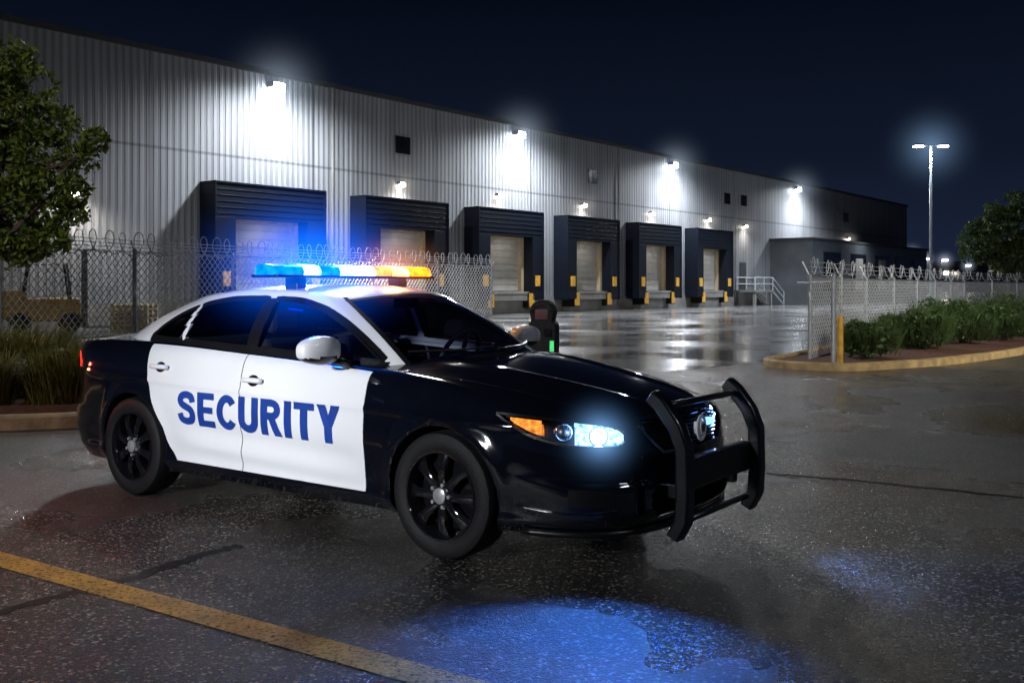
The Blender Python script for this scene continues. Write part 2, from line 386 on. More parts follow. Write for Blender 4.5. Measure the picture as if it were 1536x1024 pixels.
def front_map(y,z,off): return cast(bvh,(3.2,y,z),(-1,0,0))+Vector((off,0,0))
gr_half=pchip([(.60,.33),(.66,.41),(.74,.47),(.79,.45)])
lg_half=pchip([(.27,.40),(.36,.47),(.45,.44)])
GB=[(-2.08,0,1.09),(-2.05,.35,1.085),(-1.93,.62,1.075),(-1.65,.755,1.07),(-1.25,.81,1.06),(-.7,.84,1.04),(-.24,.845,1.02),(.35,.835,.985),(.75,.80,.965),(1.0,.73,.955),(1.13,.52,.985),(1.20,.27,1.02),(1.23,0,1.03)]
GR=[(-1.28,0,1.435),(-1.27,.28,1.43),(-1.20,.46,1.41),(-1.10,.535,1.405),(-.95,.57,1.42),(-.6,.595,1.445),(-.25,.605,1.45),(0.0,.60,1.44),(.12,.585,1.425),(.24,.55,1.405),(.33,.38,1.425),(.37,.2,1.44),(.38,0,1.445)]
gzc=pchip([(-1.28,1.435),(-1.0,1.468),(-.5,1.49),(-.1,1.492),(.2,1.468),(.38,1.445)])
SUB=10; GC=(len(GB)-1)*SUB; GV=22; GT=14
def gpt(t,v):
    b=crom(GB,t); r=crom(GR,t); p=b.lerp(r,v)
    tn=crom(GB,min(12,t+.05))-crom(GB,max(0,t-.05)); n=Vector((-tn[1],tn[0],0)).normalized()
    amt=.035 if 2.5<t<9 else .03
    p=p+n*amt*math.sin(math.pi*v)+Vector((0,0,.012*math.sin(math.pi*v)))
    return Vector((p[0],max(0,p[1]),p[2]))
def grow(sg):
    rows=[]
    for i in range(GV+1): rows.append([(lambda p:(p[0],sg*p[1],p[2]))(gpt(j/SUB,i/GV)) for j in range(GC+1)])
    for i in range(1,GT+1):
        q=i/GT; rr=[]
        for j in range(GC+1):
            r=crom(GR,j/SUB); w=max(0,r[1])*(1-q); z=r[2]+(gzc(r[0])-r[2])*(1-(1-q)**2.2); rr.append((r[0],sg*w,z))
        rows.append(rr)
    return rows
ghf=MB()
for sg in(-1,1): ghf.grid(grow(sg))
gbv=BVHTree.FromPolygons([Vector(v) for v in ghf.v],ghf.f)
wbot=pchip([(-1.42,1.118),(-.2,1.078),(.85,1.03)])
wtop1=pchip([(-.2,1.395),(0,1.385),(.2,1.345),(.4,1.275),(.6,1.18),(.83,1.045)])
wtop2=pchip([(-1.40,1.125),(-1.3,1.2),(-1.1,1.305),(-.9,1.36),(-.6,1.392),(-.29,1.396)])
WINS=[('f',-.20,.83,wtop1),('r',-.98,-.29,wtop2),('q',-1.40,-1.03,wtop2)]
def inwin(x,z,pad):
    for _,a,b,tf in WINS:
        if a+pad<x<b-pad and wbot(x)+pad<z<tf(x)-pad: return True
    return False
body=MB(); 
for sg in(-1,1):
    rows=buildrows(sg); nr=len(rows); nc=len(rows[0])
    flag=[[None]*nc for _ in range(nr)]
    for i in range(nr):
        for j in range(nc):
            x,y,z=rows[i][j]
            ins=False
            if abs(y)>.6 and i<=NS-2:
                for wx in WX:
                    if math.hypot(x-wx,z-WZ)<WR: ins=wx; 
            flag[i][j]=ins
    newrows=[list(r) for r in rows]
    for i in range(nr):
        for j in range(nc):
            if flag[i][j] is not False:
                x,y,z=rows[i][j]; wx=flag[i][j]; d=math.hypot(x-wx,z-WZ) or 1
                newrows[i][j]=(wx+(x-wx)*WR/d,y,WZ+(z-WZ)*WR/d)
    vs=[p for r in newrows for p in r]; fs=[]
    for i in range(nr-1):
        for j in range(nc-1):
            q=[(i,j),(i,j+1),(i+1,j+1),(i+1,j)]
            if all(flag[a][b] is not False for a,b in q): continue
            c=sum((Vector(rows[a][b]) for a,b in q),Vector())/4; x,y,z=c; ay=abs(y)
            if i>NS and -1.9<x<.98:
                g=.80 if x>-1.3 else .80-.25*(-1.3-x)/.6
                if x>.75: g=min(g,.8-.2*(x-.75)/.23)
                if ay<g-.03: continue
            if x>1.7:
                a=(x-1.8)*.8+(.9-ay)*.6
                if .01<a<.66 and hl_bot(a)+.004<z<hl_top(a)-.004 and ay>.35: continue
                if x>2.2 and i<=NS+2:
                    if .605<z<.785 and ay<gr_half(z)-.006: continue
                    if .275<z<.445 and ay<lg_half(z)-.006: continue
            fs.append((i*nc+j,i*nc+j+1,(i+1)*nc+j+1,(i+1)*nc+j))
    body.add(vs,fs)
bodyo=body.obj('body',M['black_paint'],car,merge=.0006,sharp=40)
ub=MB(); ub.box(-2.3,2.2,-.62,.62,.2,.5); ub.box(-1.0,1.0,-.8,.8,.19,.3)
for wx in WX:
    for sg in(-1,1):
        n=30; r1=[];r2=[];r3=[]
        for k in range(n+1):
            t=math.pi*k/n*1.16-.25; cx=wx+.395*math.cos(t); cz=WZ+.395*math.sin(t)
            r1.append((cx,sg*.90,cz)); r2.append((cx,sg*.60,cz)); r3.append((wx,sg*.6,WZ))
        ub.grid([r1,r2,r3])
ub.obj('underbody',M['dark'],car)
def ruled(name,fm,ua,ub_,bot,top,nu,nv,off,m,parent,smooth=True):
    b=MB(); rows=[]
    for i in range(nv+1):
        v=i/nv; r=[]
        for j in range(nu+1):
            u=ua+(ub_-ua)*j/nu; z=bot(u)+(top(u)-bot(u))*v; r.append(fm(u,z,off))
        rows.append(r)
    b.grid(rows); return b.obj(name,m,parent,smooth=smooth)
def outline(ua,ub_,bot,top,n=24):
    p=[(ua+(ub_-ua)*i/n,bot(ua+(ub_-ua)*i/n)) for i in range(n+1)]
    q=[(ub_+(ua-ub_)*i/n,top(ub_+(ua-ub_)*i/n)) for i in range(n+1)]
    out=[]
    for a in p+q:
        if not out or (Vector(a)-Vector(out[-1])).length>.004: out.append(a)
    if (Vector(out[0])-Vector(out[-1])).length<.004: out.pop()
    return out
def ring(b,ol,fm,win,wout,off,mi=0):
    n=len(ol); A=sum(ol[i][0]*ol[(i+1)%n][1]-ol[(i+1)%n][0]*ol[i][1] for i in range(n)); s=1 if A>0 else -1
    I=[];O=[];I2=[]
    for i in range(n):
        a=Vector(ol[i-1]);c=Vector(ol[i]);d=Vector(ol[(i+1)%n])
        n1=Vector(((c-a)[1],-(c-a)[0])).normalized()*s; n2=Vector(((d-c)[1],-(d-c)[0])).normalized()*s
        nn=(n1+n2); nn=nn.normalized() if nn.length>.2 else n1
        i_=c-nn*win; o_=c+nn*wout; I.append(fm(i_[0],i_[1],off)); O.append(fm(o_[0],o_[1],off)); I2.append(fm(i_[0],i_[1],off-.03))
    I.append(I[0]);O.append(O[0]);I2.append(I2[0])
    b.grid([O,I,I2],mi)
sh=MB(); ws=MB(); rg=MB()
for sg in(-1,1):
    rows=grow(sg)
    for i in range(len(rows)-1):
        for j in range(GC):
            q=[rows[i][j],rows[i][j+1],rows[i+1][j+1],rows[i+1][j]]; c=sum((Vector(p) for p in q),Vector())/4
            t=(j+.5)/SUB; v=(i+.5)/GV
            tgt=sh
            if t>9.3 and .02<v<.955: tgt=ws
            elif t<2.0 and .02<v<.96: tgt=rg
            elif i<GV and inwin(c[0],c[2],.004): continue
            tgt.add(q,[(0,1,2,3)])
sh.obj('roof',M['white_paint'],car,merge=.0006,sharp=50)
ws.obj('windshield',M['glass_front'],car,merge=.0006,smooth=True)
rg.obj('rear_window',M['glass_side'],car,merge=.0006,smooth=True)
wb=MB()
for sg in(-1,1):
    def G(t,v,o=.003):
        p=gpt(t,v); return (p[0]+o,sg*p[1],p[2]+o)
    ts=[9.2+i*.1 for i in range(29)]
    wb.grid([[G(t,.955) for t in ts],[G(t,.925) for t in ts]])
    wb.grid([[G(t,.0) for t in ts],[G(t,.075) for t in ts]])
    vs=[i/20 for i in range(21)]
    wb.grid([[G(9.22,v) for v in vs],[G(9.36,v) for v in vs]])
wb.obj('windshield_trim',M['trim'],car)
xrear=pchip([(.28,-.915),(.40,-1.01),(.5,-1.045),(.6,-1.115),(.75,-1.20),(.9,-1.25),(1.09,-1.27)])
def doorpanel(name,xa,xb,sg):
    b=MB(); rows=[]; nv=44; nu=34
    for i in range(nv+1):
        r=[]; v=i/nv
        for j in range(nu+1):
            u=j/nu; x=0; z=.6
            for _ in range(3):
                l=xa(z); h=xb(z); x=l+(h-l)*u; z=.295+(zs(x)-.012-.295)*v
            p=cast(bvh,(x,sg*1.6,z),(0,-sg,0)); r.append((p[0],p[1]+sg*.005,p[2]))
        rows.append(r)
    inn=lambda r:[(p[0],p[1]-sg*.02,p[2]) for p in r]
    b.grid([inn(rows[0])]+rows+[inn(rows[-1])])
    for k in (0,-1):
        e=[r[k] for r in rows]; b.grid([e,inn(e)])
    return b.obj(name,M['white_paint'],car,merge=.0005,sharp=45)
mats_handle=[M['white_paint'],M['trim'],M['chrome']]
for sg in(-1,1):
    fd=doorpanel('door',lambda z:-.237,lambda z:.865-.02*(1-z),sg)
    rd=doorpanel('door',lambda z:xrear(z),lambda z:-.245,sg)
    for d,hx,hz in((fd,-.12,.885),(rd,-1.10,.925)):
        sm=side_map(bvh,sg); b=MB()
        c=sm(hx,hz,0)
        rim=[]; cen=[]
        for k in range(25):
            t=2*math.pi*k/24; rim.append(sm(hx+.055*math.cos(t),hz-.004+.036*math.sin(t),.0065)); cen.append(sm(hx,hz,.006))
        b.grid([rim,cen],1)
        pts=[(hx-.09,c[1]+sg*.012,hz-.003),(hx-.075,c[1]+sg*.028,hz),(hx-.03,c[1]+sg*.038,hz+.002),(hx+.03,c[1]+sg*.038,hz+.002),(hx+.08,c[1]+sg*.028,hz),(hx+.095,c[1]+sg*.012,hz-.003)]
        b.tube(pts,[.012,.016,.017,.017,.017,.013],10,mi=0)
        b.obj('handle',mats_handle,d,smooth=True)
    sm=side_map(gbv,sg)
    for nme,a,bb,tf in WINS:
        ruled('side_window',sm,a,bb,wbot,tf,20,10,.003,M['glass_side'],car)
        r=MB(); ring(r,outline(a,bb,wbot,tf),sm,.014,.022,.006); r.obj('window_frame',M['trim'],car)
    b=MB(); xs=[-1.42+i*.05 for i in range(47)]
    b.grid([[sm(x,wbot(x)-.035,.007) for x in xs],[sm(x,wbot(x)+.002,.008) for x in xs]])
    b.grid([[sm(-.30+i*.012,z,.005) for i in range(10)] for z in [1.07+.033*k for k in range(11)]])
    b.obj('window_trim',M['trim'],car)
    b=MB(); rows=[]
    for i in range(13):
        ph=-math.pi/2+math.pi*i/12; r=[]
        for k in range(25):
            t=2*math.pi*k/24
            def sp(v,e): return math.copysign(abs(v)**e,v)
            X=.085*sp(math.cos(ph),.6)*sp(math.cos(t),.7); Z=.085*sp(math.cos(ph),.6)*sp(math.sin(t),.7); Yy=.145*sp(math.sin(ph),.8)
            f=1-.25*max(0,Yy/.145); r.append((.60+X*f,sg*(1.04+Yy),1.105+Z*f))
        rows.append(r)
    b.grid(rows); 
    for q in range(len(b.f)):
        cz=sum(b.v[i][2] for i in b.f[q])/4
        b.m[q]=1 if cz<1.065 else 0
    b.tube([(.66,sg*.84,1.02),(.63,sg*.90,1.045),(.61,sg*.97,1.06)],[.045,.035,.03],8,mi=1)
    b.obj('side_mirror',[M['white_paint'],M['trim']],car,smooth=True)
    # headlight
    fm=hl_map(sg)
    hl=ruled('headlight',fm,.0,.67,hl_bot,hl_top,30,10,-.055,M['chrome'],car)
    g=ruled('lens',fm,.0,.67,hl_bot,hl_top,30,10,.004,M['glass_clear'],hl)
    r=MB(); ring(r,outline(0.0,.67,hl_bot,hl_top,20),fm,.006,.006,.006); r.obj('headlight_trim',M['trim'],hl)
    ruled('reflector',fm,.40,.655,lambda a:hl_bot(a)+.004,lambda a:hl_top(a)-.004,10,6,-.045,M['hl_soft'],hl)
    for a,z,rad,mm,nm in((.52,.708,.038,'hl_e','bulb'),(.34,.728,.034,'steel','projector')):
        b=MB(); c=fm(a,z,-.03); axx=Vector((.75,sg*.66,0)).normalized(); u=Vector((0,0,1)); w=axx.cross(u)
        rws=[]
        for i in range(7):
            ph=math.pi/2*i/6; rws.append([c+axx*(.03*math.sin(ph))+(u*math.cos(t*math.pi/10)+w*math.sin(t*math.pi/10))*rad*math.cos(ph) for t in range(21)])
        b.grid(rws); b.obj(nm,M[mm],hl,smooth=True)
        b=MB(); b.tube([c+(u*math.cos(t*math.pi/12)+w*math.sin(t*math.pi/12))*(rad+.008) for t in range(24)],.008,6,closed=True); b.obj('reflector_ring',M['chrome'],hl,smooth=True)
    ruled('turn_signal',fm,.07,.23,lambda a:hl_bot(a)+.018,lambda a:hl_top(a)-.016,8,5,-.02,M['amber_weak'],hl)
    if sg<0: add_glow(hl,fm(.52,.71,.04),.36,glowmat('headlight_glow',(.22,.5,1),13,6))
    # fog pocket
    ruled('fog_pocket',fm,.36,.60,lambda a:.36,lambda a:.45-.02*abs(a-.45),8,3,.003,M['trim'],car)
    b=MB(); b.tube([fm(.10+.52*i/12,.345-.02*math.sin(i/12*3.14),.002) for i in range(13)],.006,6); b.obj('bumper_crease',M['black_paint'],car,smooth=True)
    def tm(a,z,off):
        out=Vector((-.7,sg*.7,0)); o=Vector((-2.40+.7*a,sg*(.76+.7*a),z))+out.normalized()*.8
        return cast(bvh,o,-out)+out*off
    ruled('tail_light',tm,-.16,.16,lambda a:.86+.02*a,lambda a:.99-.10*max(0,a)/.2,14,8,.006,M['red_e'],car)
    b=MB(); smb=side_map(bvh,sg)
    b.grid([[smb(.92+i*.02,z-.004*i,.006) for i in range(6)] for z in(.835,.85)]); b.obj('fender_badge',M['chrome'],car)
    b=MB(); pts=[]
    for i in range(40):
        x=1.02+1.27*i/39; w=.80-.22*((x-1.02)/1.27)**1.5
        p=cast(bvh,(x,sg*w,2),(0,0,-1)); pts.append(p)
    b.grid([[(p[0],p[1]-.003,p[2]+.0015) for p in pts],[(p[0],p[1]+.003,p[2]+.0015) for p in pts]]); b.obj('hood_seam',M['trim'],car)
# block lettering SECURITY built from strokes
tx=MB(); ztick=[0]
def tq(rows): 
    ztick[0]+=.0004; z=ztick[0]; tx.grid([[(p[0],p[1],z) for p in r] for r in rows])
def stroke(pts,w,ox):
    pts=[Vector(p) for p in pts]; A=[];B=[]
    for i,p in enumerate(pts):
        t=(pts[min(len(pts)-1,i+1)]-pts[max(0,i-1)]).normalized(); nn=Vector((-t[1],t[0]))
        A.append((p[0]+nn[0]*w/2+ox,p[1]+nn[1]*w/2)); B.append((p[0]-nn[0]*w/2+ox,p[1]-nn[1]*w/2))
    tq([A,B])
def bar(x0,x1,y0,y1,ox): tq([[(x0+ox,y0),(x1+ox,y0)],[(x0+ox,y1),(x1+ox,y1)]])
def ell(cx,cy,rx,ry,a0,a1,n=22): return [(cx+rx*math.cos(math.radians(a0+(a1-a0)*i/n)),cy+ry*math.sin(math.radians(a0+(a1-a0)*i/n))) for i in range(n+1)]
SWd=.225
ox=0
for ch in 'SECURITY':
    if ch=='S':
        stroke([tuple(p) for p in smoothpath([(.585,.68),(.53,.83),(.35,.892),(.17,.84),(.12,.71),(.19,.60),(.35,.53),(.51,.45),(.575,.30),(.52,.16),(.34,.108),(.16,.165),(.10,.33)],6)],.21,ox); wd=.69
    elif ch=='E': bar(0,.23,0,1,ox); bar(.22,.63,0,.195,ox); bar(.22,.58,.405,.59,ox); bar(.22,.62,.805,1,ox); wd=.64
    elif ch=='C': stroke(ell(.375,.5,.26,.392,38,322,28),.22,ox); wd=.70
    elif ch=='U': stroke([(.115,1),(.115,.6)]+ell(.345,.345,.23,.237,180,360,16)+[(.575,.6),(.575,1)],SWd,ox); wd=.69
    elif ch=='R':
        bar(0,.23,0,1,ox); stroke([(.2,.90),(.36,.90)]+ell(.37,.72,.19,.18,88,-88,12)+[(.36,.54),(.2,.54)],.20,ox)
        tq([[(.27+ox,.48),(.47+ox,.52)],[(.45+ox,0),(.70+ox,0)]]); wd=.70
    elif ch=='I': bar(0,.23,0,1,ox); wd=.23
    elif ch=='T': bar(0,.64,.805,1,ox); bar(.205,.435,0,.81,ox); wd=.64
    elif ch=='Y':
        bar(.235,.465,0,.46,ox); tq([[(0+ox,1),(.26+ox,1)],[(.235+ox,.41),(.44+ox,.45)]]); tq([[(.44+ox,1),(.70+ox,1)],[(.26+ox,.45),(.465+ox,.41)]]); wd=.70
    ox+=wd+.085
x0,x1=0,ox-.085
me0=bpy.data.meshes.new('t'); me0.from_pydata(tx.v,[],tx.f); bm=bmesh.new(); bm.from_mesh(me0)
for k in range(1,20):
    bmesh.ops.bisect_plane(bm,geom=bm.verts[:]+bm.edges[:]+bm.faces[:],plane_co=(0,k/20,0),plane_no=(0,1,0))
for sg in (-1,1):
    me=bpy.data.meshes.new('lettering'); b2=bm.copy()
    for v in b2.verts:
        u=(v.co.x-x0)/(x1-x0); w=v.co.y
        x=(-.89+1.56*u) if sg<0 else (.67-1.56*u); z=.548+.228*w
        p=cast(bvh,(x,sg*1.6,z),(0,-sg,0)); v.co=(p[0],p[1]+sg*(.0075+v.co.z*.15),p[2])
    b2.to_mesh(me); b2.free(); me.materials.append(M['blue_letter'])
    o=bpy.data.objects.new('lettering',me); COL.objects.link(o); o.parent=car
# grille
b=MB()
for i in range(9):
    z=.615+.02*i; h=gr_half(z)
    ys=[-h+2*h*k/20 for k in range(21)]
    b.grid([[front_map(y,z,-.03) for y in ys],[front_map(y,z+.008,-.022) for y in ys],[front_map(y,z+.010,-.04) for y in ys]],0)
b.grid([[front_map(-.48+.96*k/20,z,-.07) for k in range(21)] for z in (.58,.65,.72,.775)],1)
for i in range(9):
    z=.275+.02*i; h=lg_half(z); ys=[-h+2*h*k/20 for k in range(21)]
    b.grid([[front_map(y,z,-.03) for y in ys],[front_map(y,z+.007,-.022) for y in ys]],0)
b.grid([[front_map(-.48+.96*k/20,z,-.07) for k in range(21)] for z in (.25,.36,.47)],1)
gr=b.obj('grille',[M['rim'],M['dark']],car)
b=MB()
ol=[(gr_half(z),z) for z in (.603,.64,.68,.72,.76,.787)]+[(y,.787) for y in (.3,.15,0,-.15,-.3)]+[(-gr_half(z),z) for z in (.787,.76,.72,.68,.64,.603)]+[(y,.603) for y in(-.2,0,.2)]
ring(b,ol,front_map,.008,.008,.01); b.obj('grille_surround',M['chrome'],gr)
b=MB(); ec=Vector((2.53,.0,.70))
for rr in(.060,.049):
    b.tube([ec+Vector((.0,rr*.9*math.cos(t*math.pi/16),rr*1.15*math.sin(t*math.pi/16))) for t in range(32)],.0055,6,closed=True)
shp=[(-.030,.034),(.030,.034),(.034,-.002),(.021,-.030),(0,-.044),(-.021,-.030),(-.034,-.002)]
b.add([ec+Vector((.012,y,z)) for y,z in shp]+[ec+Vector((-.03,y,z)) for y,z in shp],[tuple(range(7))]+[(i,(i+1)%7,7+(i+1)%7,7+i) for i in range(7)])
for k,yy in enumerate((-.014,0,.014)): b.box(ec.x+.012,ec.x+.015,ec.y+yy-.004,ec.y+yy+.004,ec.z-.022,ec.z+.024,1)
b.box(ec.x+.012,ec.x+.016,ec.y-.026,ec.y+.026,ec.z+.0,ec.z+.006,1)
b.obj('emblem',[mat('emblem_silver',(.85,.85,.87),.35,metal=.0),M['steel']],gr,bevel=.001)
b=MB(); p=front_map(.26,.70,-.005); b.box(p[0]-.03,p[0]+.008,.22,.30,.685,.722); b.obj('strobe_light',M['strobe_e'],gr,bevel=.004)
b=MB(); pts=[]
for i in range(41):
    an=-1+2*i/40; c=cols[int(NC-abs(an)*62)]; p=bodyside(c,.03); s=1 if an>0 else -1
    pts.append((p[0]+c[2]*.03,s*(p[1]+c[3]*.03),.215))
b.tube(pts,.018,8); b.obj('bumper_lip',M['trim'],car,smooth=True)
# push bumper
pb=empty('push_bumper',parent=car); 
prof=[(2.48,.915),(2.54,.87),(2.625,.76),(2.665,.66),(2.67,.42),(2.66,.29),(2.61,.20)]
for y in(-.475,.44):
    b=MB(); rows=[]
    for i,(x,z) in enumerate(prof):
        a=Vector(prof[max(0,i-1)]); c=Vector(prof[min(len(prof)-1,i+1)]); t=(c-a).normalized(); nn=Vector((-t[1],t[0]))
        if nn[0]<0: nn=-nn
        P=Vector((x,z)); hw=.044; th=.038
        rows.append([(P[0]+nn[0]*th,y-hw,P[1]+nn[1]*th),(P[0]+nn[0]*th,y+hw,P[1]+nn[1]*th),(P[0]-nn[0]*th,y+hw,P[1]-nn[1]*th),(P[0]-nn[0]*th,y-hw,P[1]-nn[1]*th),(P[0]+nn[0]*th,y-hw,P[1]+nn[1]*th)])
    b.grid(rows); b.add(rows[0][:4],[(0,1,2,3)]); b.add(rows[-1][:4],[(0,1,2,3)])
    b.obj('upright',M['pushbar'],pb,bevel=.013,merge=.0005,sharp=50)
bx('cross_plate',M['pushbar'],pb,.02,2.58,2.65,-.43,.40,.42,.59)
for pts,r in (([(2.51,-.45,.86),(2.56,-.36,.865),(2.58,0,.87),(2.56,.34,.865),(2.51,.42,.86)],.018),([(2.62,-.45,.27),(2.62,.42,.27)],.018)):
    b=MB(); b.tube(pts,r,10); b.obj('cross_tube',M['pushbar'],pb,smooth=True)
for y in(-.3,.3): bx('bracket',M['pushbar'],pb,.01,2.3,2.6,y-.03,y+.03,.36,.44)
def make_wheel():
    w=empty('wheel',parent=car)
    b=MB(); pr=[(-.1,.235),(-.112,.255),(-.118,.285),(-.116,.315),(-.105,.335),(-.085,.343),(-.06,.3455),(-.055,.338),(-.05,.3455),(-.012,.3465),(-.008,.338),(-.002,.338),(.002,.3465),(.05,.3455),(.055,.338),(.06,.3455),(.085,.343),(.105,.33),(.116,.30),(.1,.235)]
    b.lathe(pr,72); b.obj('tyre',M['rubber'],w,sharp=35)
    b=MB(); b.lathe([(-.1,.247),(-.113,.243),(-.112,.232),(-.085,.222),(-.05,.214),(.06,.205),(.1,.235)],72)
    b.lathe([(-.03,.0),(-.03,.19)],40)
    ns=8
    for k in range(ns):
        a=2*math.pi*k/ns
        R=Matrix.Rotation(a,4,'Y')
        st=[(.05,-.078,.030),(.10,-.095,.024),(.16,-.092,.026),(.225,-.075,.042)]
        rows=[]
        for r,y,h in st: rows.append([R@Vector(p) for p in((r,y,-h),(r,y-.008,-h*.5),(r,y-.008,h*.5),(r,y,h),(r,y+.04,h*.8),(r,y+.04,-h*.8),(r,y,-h))])
        b.grid(rows)
    b.lathe([(-.05,.085),(-.082,.08),(-.095,.065),(-.098,.0)],40)
    b.obj('rim',M['rim'],w,merge=.0003,sharp=35)
    b=MB(); b.lathe([(-.098,.045),(-.114,.043),(-.120,.028),(-.122,.0)],32)
    for k in range(5):
        a=2*math.pi*k/5; b.lathe([(-.095,.012),(-.112,.011),(-.114,.0)],6,c=(.062*math.cos(a),0,.062*math.sin(a)))
    b.obj('hub_cap',mat('hub_silver',(.5,.5,.52),.25,metal=.6),w,sharp=40)
    b=MB(); b.lathe([(-.02,.0),(-.02,.165),(.0,.165),(0,0)],40); b.obj('brake_disc',M['steel'],w,sharp=40)
    return w
w0=make_wheel(); w0.location=(1.435,-.825,WZ)
w1=dup(w0,car); w1.location=(-1.435,-.82,WZ); w1.rotation_euler=(0,.3,0)
for wx in WX:
    w=dup(w0,car); w.location=(wx,.82,WZ); w.rotation_euler=(0,0,math.pi)
b=MB(); b.box(.72,1.15,-.68,.68,.80,.97); b.box(.60,.8,-.66,.66,.75,.99); b.obj('dashboard',M['dark'],car,bevel=.04)
seatm=mat('seat_fabric',(.09,.09,.1),.8)
for y in(-.38,.38):
    b=MB(); b.box(-.25,.28,y-.25,y+.25,.40,.58)
    b.box(-.38,-.22,y-.25,y+.25,.5,1.13,M=Matrix.Translation((-.3,0,.5))@Matrix.Rotation(-.2,4,'Y')@Matrix.Translation((.3,0,-.5)))
    b.box(-.52,-.42,y-.13,y+.13,1.15,1.32); b.obj('seat',seatm,car,bevel=.04)
b=MB(); b.box(-1.3,-.8,-.6,.6,.4,.62); b.box(-1.5,-1.3,-.62,.62,.5,1.1); b.box(-1.48,-1.38,-.5,-.25,1.1,1.24); b.box(-1.48,-1.38,.25,.5,1.1,1.24); b.obj('rear_seat',seatm,car,bevel=.04)
bx('parcel_shelf',M['dark'],car,0,-2.0,-1.45,-.6,.6,1.02,1.06)
bx('floor',M['dark'],car,0,-1.6,.9,-.85,.85,.305,.32)
b=MB(); R=Matrix.Translation((.50,.38,1.0))@Matrix.Rotation(-1.12,4,'Y')
b.tube([R@Vector((.19*math.cos(t*math.pi/18),.19*math.sin(t*math.pi/18),0)) for t in range(36)],.017,8,closed=True)
for a in(0,2.4,-2.4): b.tube([R@Vector((0,0,-.02)),R@Vector((.19*math.cos(a),.19*math.sin(a),0))],.016,6)
b.tube([R@Vector((0,0,-.02)),(.75,.38,.86)],.03,8); b.obj('steering_wheel',mat('wheel_grey',(.12,.12,.13),.5),car,smooth=True)
bx('rear_view_mirror',M['trim'],car,.01,.33,.36,-.12,.12,1.33,1.40)
for y0_,y1_ in((-.62,-.05),(-.05,.55)):
    b=MB(); pts=[]
    for i in range(10):
        y=y0_+(y1_-y0_)*i/9; p=cast(gbv,(3,y,1.075+.012*i/9),(-1,0,0)); pts.append(p+Vector((.015,0,.012)))
    b.tube(pts,.007,6); b.obj('wiper',M['trim'],car)
# light bar
lb=empty('light_bar',parent=car); 
BX=-.2; HL=.79
b=MB(); b.box(BX-.13,BX+.13,-HL+.02,HL-.02,1.535,1.555)
for y in(-.5,.5): b.box(BX-.06,BX+.06,y-.04,y+.04,1.45,1.54)
b.obj('base',M['trim'],lb,bevel=.006)
segs=[(-HL,-.55,'blue_e'),(-.545,-.40,'bluew_e'),(-.395,-.22,'blue_e'),(-.215,-.08,'bluew_e'),(-.075,.12,'white_e'),(.125,.30,'amber_e'),(.305,.48,'amberw_e'),(.485,HL,'amber_e')]
for y0_,y1_,mm in segs:
    b=MB()
    prof=[(-.135,1.552),(-.14,1.578),(-.12,1.610),(-.06,1.624),(.06,1.624),(.12,1.610),(.14,1.578),(.135,1.552)]
    def shrink(y): 
        e=max(0,(abs(y)-(HL-.09))/.09); return 1-.55*e*e
    n=8; rows=[[(BX+px*shrink(y0_+(y1_-y0_)*i/n),y0_+(y1_-y0_)*i/n,pz) for px,pz in prof] for i in range(n+1)]
    b.grid(rows); b.add(rows[0],[tuple(range(8))]); b.add(rows[-1],[tuple(range(8))])
    b.obj('light_lens',M[mm],lb,smooth=False,bevel=.004)
add_glow(lb,(BX,-.40,1.61),(.95,1.05,.72),glowmat('blue_glow',(.0,.13,1),7.0,4))
add_glow(lb,(BX,.45,1.61),(.6,.6,.38),glowmat('amber_glow',(1,.28,.02),3.2,4))
light('POINT','blue_lamp_light',(BX+.0,-.45,1.75),42,(.02,.16,1),car,size=.08)
light('POINT','white_lamp_light',(BX,.0,1.75),4,(.8,.9,1),car,size=.08)
light('POINT','amber_lamp_light',(BX,.50,1.75),28,(1,.4,.06),car,size=.08)
light('SPOT','blue_pool_spot',(2.42,-.74,.74),300,(.06,.23,1),car,target=(2.95,-2.1,0),angle=92,blend=1,size=.04)  # spot added near the headlight to lay the blue pool on the asphalt
light('SPOT','blue_pool_spot',(2.56,.58,.72),190,(.14,.34,1),car,target=(4.6,-.1,0),angle=78,blend=1,size=.04)  # spot at the far headlight for the second blue pool
light('POINT','tail_glow',(-2.60,-1.05,.9),9,(1,.1,.04),car,size=.05)
